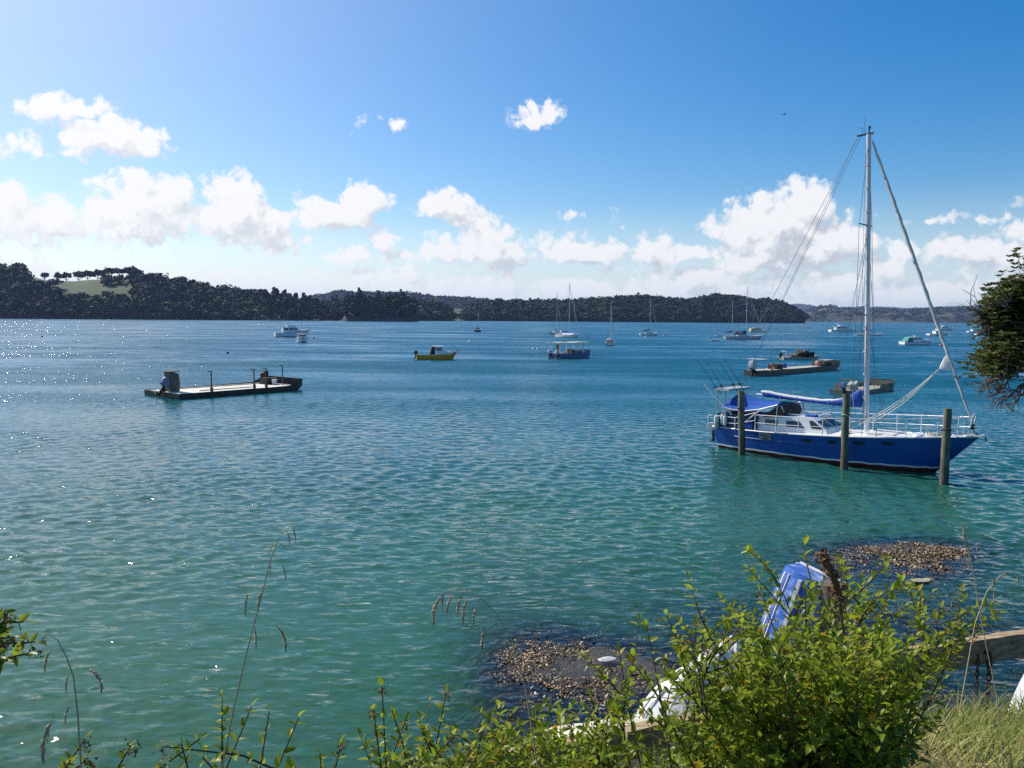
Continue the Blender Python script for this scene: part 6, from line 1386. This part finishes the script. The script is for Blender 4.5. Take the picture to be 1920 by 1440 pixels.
# ------------------------------------------------------------------ the tree leaning in at the right edge
def shore_tree():
    rg = np.random.default_rng(77); base = np.array([9.2, 8.2, gz(9.2, 8.2)-.1]); org = Vector(base)
    e = empty('shore_tree', org, 0, 'gnarled evergreen tree leaning in at the right frame edge with bare lower twigs', 'tree')
    BARK = mat('grey_brown_bark', (0.12,0.095,0.075), .9, var=.4, vscale=6, bump=.6, bscale=20)
    Z = lambda zx, zy, d: np.array(atd(1780+(zx+62)/4.8, 470+(zy+.42*max(0, 640-zy))/4.8, d))
    m = MB(); m.tube([Vector(base), Vector((9.0,8.3,5.0)), Vector((8.5,8.5,6.2)), Vector((7.8,8.8,7.2))], [.26,.22,.19,.15], 12); m.v = [tuple(Vector(v)-org) for v in m.v]; m.build('trunk', BARK, e, smooth=True)
    limbs = [[(8.9,8.35,5.3), Z(820,880,9.0), Z(672,1010,9.0), Z(560,1070,8.9), Z(480,1140,8.8)], [(8.7,8.4,5.8), Z(800,760,9.2), Z(690,790,9.1), Z(560,780,9.0), Z(440,800,9.0)], [(8.5,8.5,6.2), Z(780,600,9.3), Z(650,600,9.2), Z(540,610,9.1), Z(430,680,9.0)], [(8.1,8.7,6.9), Z(760,420,9.4), Z(640,430,9.3), Z(520,430,9.2), Z(440,440,9.1)], [(7.8,8.8,7.2), Z(760,260,9.4), Z(660,270,9.3), Z(560,260,9.3)], [(8.8,8.4,5.4), Z(840,1010,9.0), Z(690,1180,9.0), Z(560,1230,8.9)]]
    tw = MB(); ends = []; bare = []
    for li, lp in enumerate(limbs):
        q = MB(); pts = [Vector(np.array(p)) for p in lp]; r0 = .075
        q.tube(pts, [r0*(1-.72*i/(len(pts)-1)) for i in range(len(pts))], 8); q.v = [tuple(Vector(v)-org) for v in q.v]; q.build('limb', BARK, e, smooth=True)
    def grow(p, q, r, lvl, isbare):
        p, q = np.array(p), np.array(q); mid = (p+q)/2+rg.normal(size=3)*np.linalg.norm(q-p)*.10; tw.tube([Vector(p), Vector(mid), Vector(q)], [r, r*.75, r*.5], 4, cap=False)
        if lvl == 0: (bare if isbare else ends).append((q, (q-mid))); return
        for k in range(4):
            f = .35+.65*rg.random(); s0 = p+(q-p)*f; d = (q-p); L = np.linalg.norm(d)*(.45+.35*rg.random() if isbare else .26+.24*rg.random()); d = d/np.linalg.norm(d)+rg.normal(size=3)*(.45 if isbare else .55); d[2] += .0 if isbare else .10; d /= np.linalg.norm(d)
            grow(s0, s0+d*L, r*.6, lvl-1, isbare)
    def on(li, f):
        lp = limbs[li]; k = f*(len(lp)-1); j = min(len(lp)-2, int(k)); return np.array(lp[j])*(1-(k-j))+np.array(lp[j+1])*(k-j)
    leafy = [(4,.75,(560,210)),(4,.9,(500,230)),(4,.6,(640,170)),(4,.55,(690,150)),(4,.8,(600,180)),(4,.7,(520,190)),(4,.6,(660,230)),(3,.8,(450,230)),(3,.9,(430,310)),(3,.7,(520,340)),(3,.6,(620,330)),(3,.5,(690,300)),(3,.95,(420,350)),(2,.95,(310,560)),(2,.9,(290,600)),(2,.98,(330,500)),(2,.9,(390,480)),(2,.8,(480,500)),(2,.7,(560,480)),(2,.6,(640,520)),(2,.85,(420,560)),(2,.97,(300,650)),(2,.9,(370,640)),(2,.8,(440,640)),
             (1,.97,(430,760)),(1,.9,(470,730)),(1,.95,(380,860)),(1,.9,(400,900)),(1,.8,(520,820)),(1,.7,(590,760)),(1,.6,(650,720)),(0,.9,(310,960)),(0,.95,(270,1030)),(0,.97,(350,1000)),(0,.85,(420,980)),(0,.8,(480,1000)),(0,.7,(560,960)),(0,.6,(640,960)),(0,.98,(300,1090)),(1,.85,(480,880)),(1,.7,(560,900)),(0,.9,(400,1060)),(1,.6,(660,860)),(1,.9,(340,920)),(0,.95,(250,915)),(3,.4,(740,380)),(2,.5,(720,560)),(1,.5,(740,820)),(3,.7,(560,270)),(4,.7,(640,220)),(2,.65,(600,420))]
    for li, f, (zx, zy) in leafy: grow(on(li, f), Z(zx, zy, 9.05+rg.normal()*.22), .013, 2, False)
    for li, f, (zx, zy) in [(0,.98,(250,1200)),(0,1,(300,1240)),(0,.95,(330,1180)),(0,1,(380,1290)),(5,.95,(450,1330)),(5,1,(400,1320)),(5,.9,(520,1330)),(5,.8,(600,1300)),(5,.85,(560,1350)),(5,.7,(660,1260)),(0,.9,(430,1240)),(0,.95,(270,1150)),(2,.98,(220,490)),(2,.95,(260,460)),(2,.95,(300,470)),(3,.98,(340,350)),(3,.98,(370,320)),(2,1,(250,700)),(1,1,(400,760)),(2,.95,(330,720)),(0,.85,(480,1170)),(5,.6,(680,1320)),(0,.8,(560,1140)),(3,.97,(380,400))]:
        grow(on(li, f), Z(zx, zy, 8.95+rg.normal()*.2), .011, 2, True)
    tw.v = [tuple(Vector(v)-org) for v in tw.v]; tw.build('twigs', mat('bare_grey_twig', (0.15,0.125,0.108), .9), e)
    P_, Dr, Nn, S, T = [], [], [], [], []
    for (p, d) in ends:
        d = d/np.linalg.norm(d); tt = rg.random()
        for c in range(4):
            p2 = p+rg.normal(size=3)*.065; n = 11
            for k in range(n):
                a = 2.4*k+rg.random(); u = np.array([math.cos(a), math.sin(a), .35+.5*rg.random()])+d*.4; P_.append(p2+u*.006); Dr.append(u); Nn.append(np.array([0,0,1.0])+rg.normal(size=3)*.4); S.append(.045*(.7+.6*rg.random())); T.append(np.clip(tt*.5+rg.random()*.4, 0, .89) if rg.random() > .03 else .97)
    leaves_mesh('foliage', np.array(P_)-base, Dr, Nn, S, M_TREELEAF, e, rg, wid=.5, tint=np.array(T))
shore_tree()
def bird():
    p = atd(1470,215,160); e = empty('bird', p, .5, 'tiny dark bird gliding alone in the blue sky', 'bird'); m = MB()
    m.ball((0,0,0), .12, 8, (2.2,.8,.8)); m.ball((.27,0,.03), .07, 8); m.add([(-.2,-.05,0),(-.45,-.1,.0),(-.45,.1,0),(-.2,.05,0),(-.2,0,.03)], [(0,1,2,3),(0,3,4)])
    for sd in (-1,1): m.add([(.12,sd*.06,.03),(-.1,sd*.06,.03),(-.08,sd*.45,.20),(.10,sd*.4,.19),(-.12,sd*.85,.12)], [(0,1,2,3),(3,2,4)])
    m.build('bird_body', mat('dark_plumage', (0.03,0.03,0.03), .8), e)
bird()
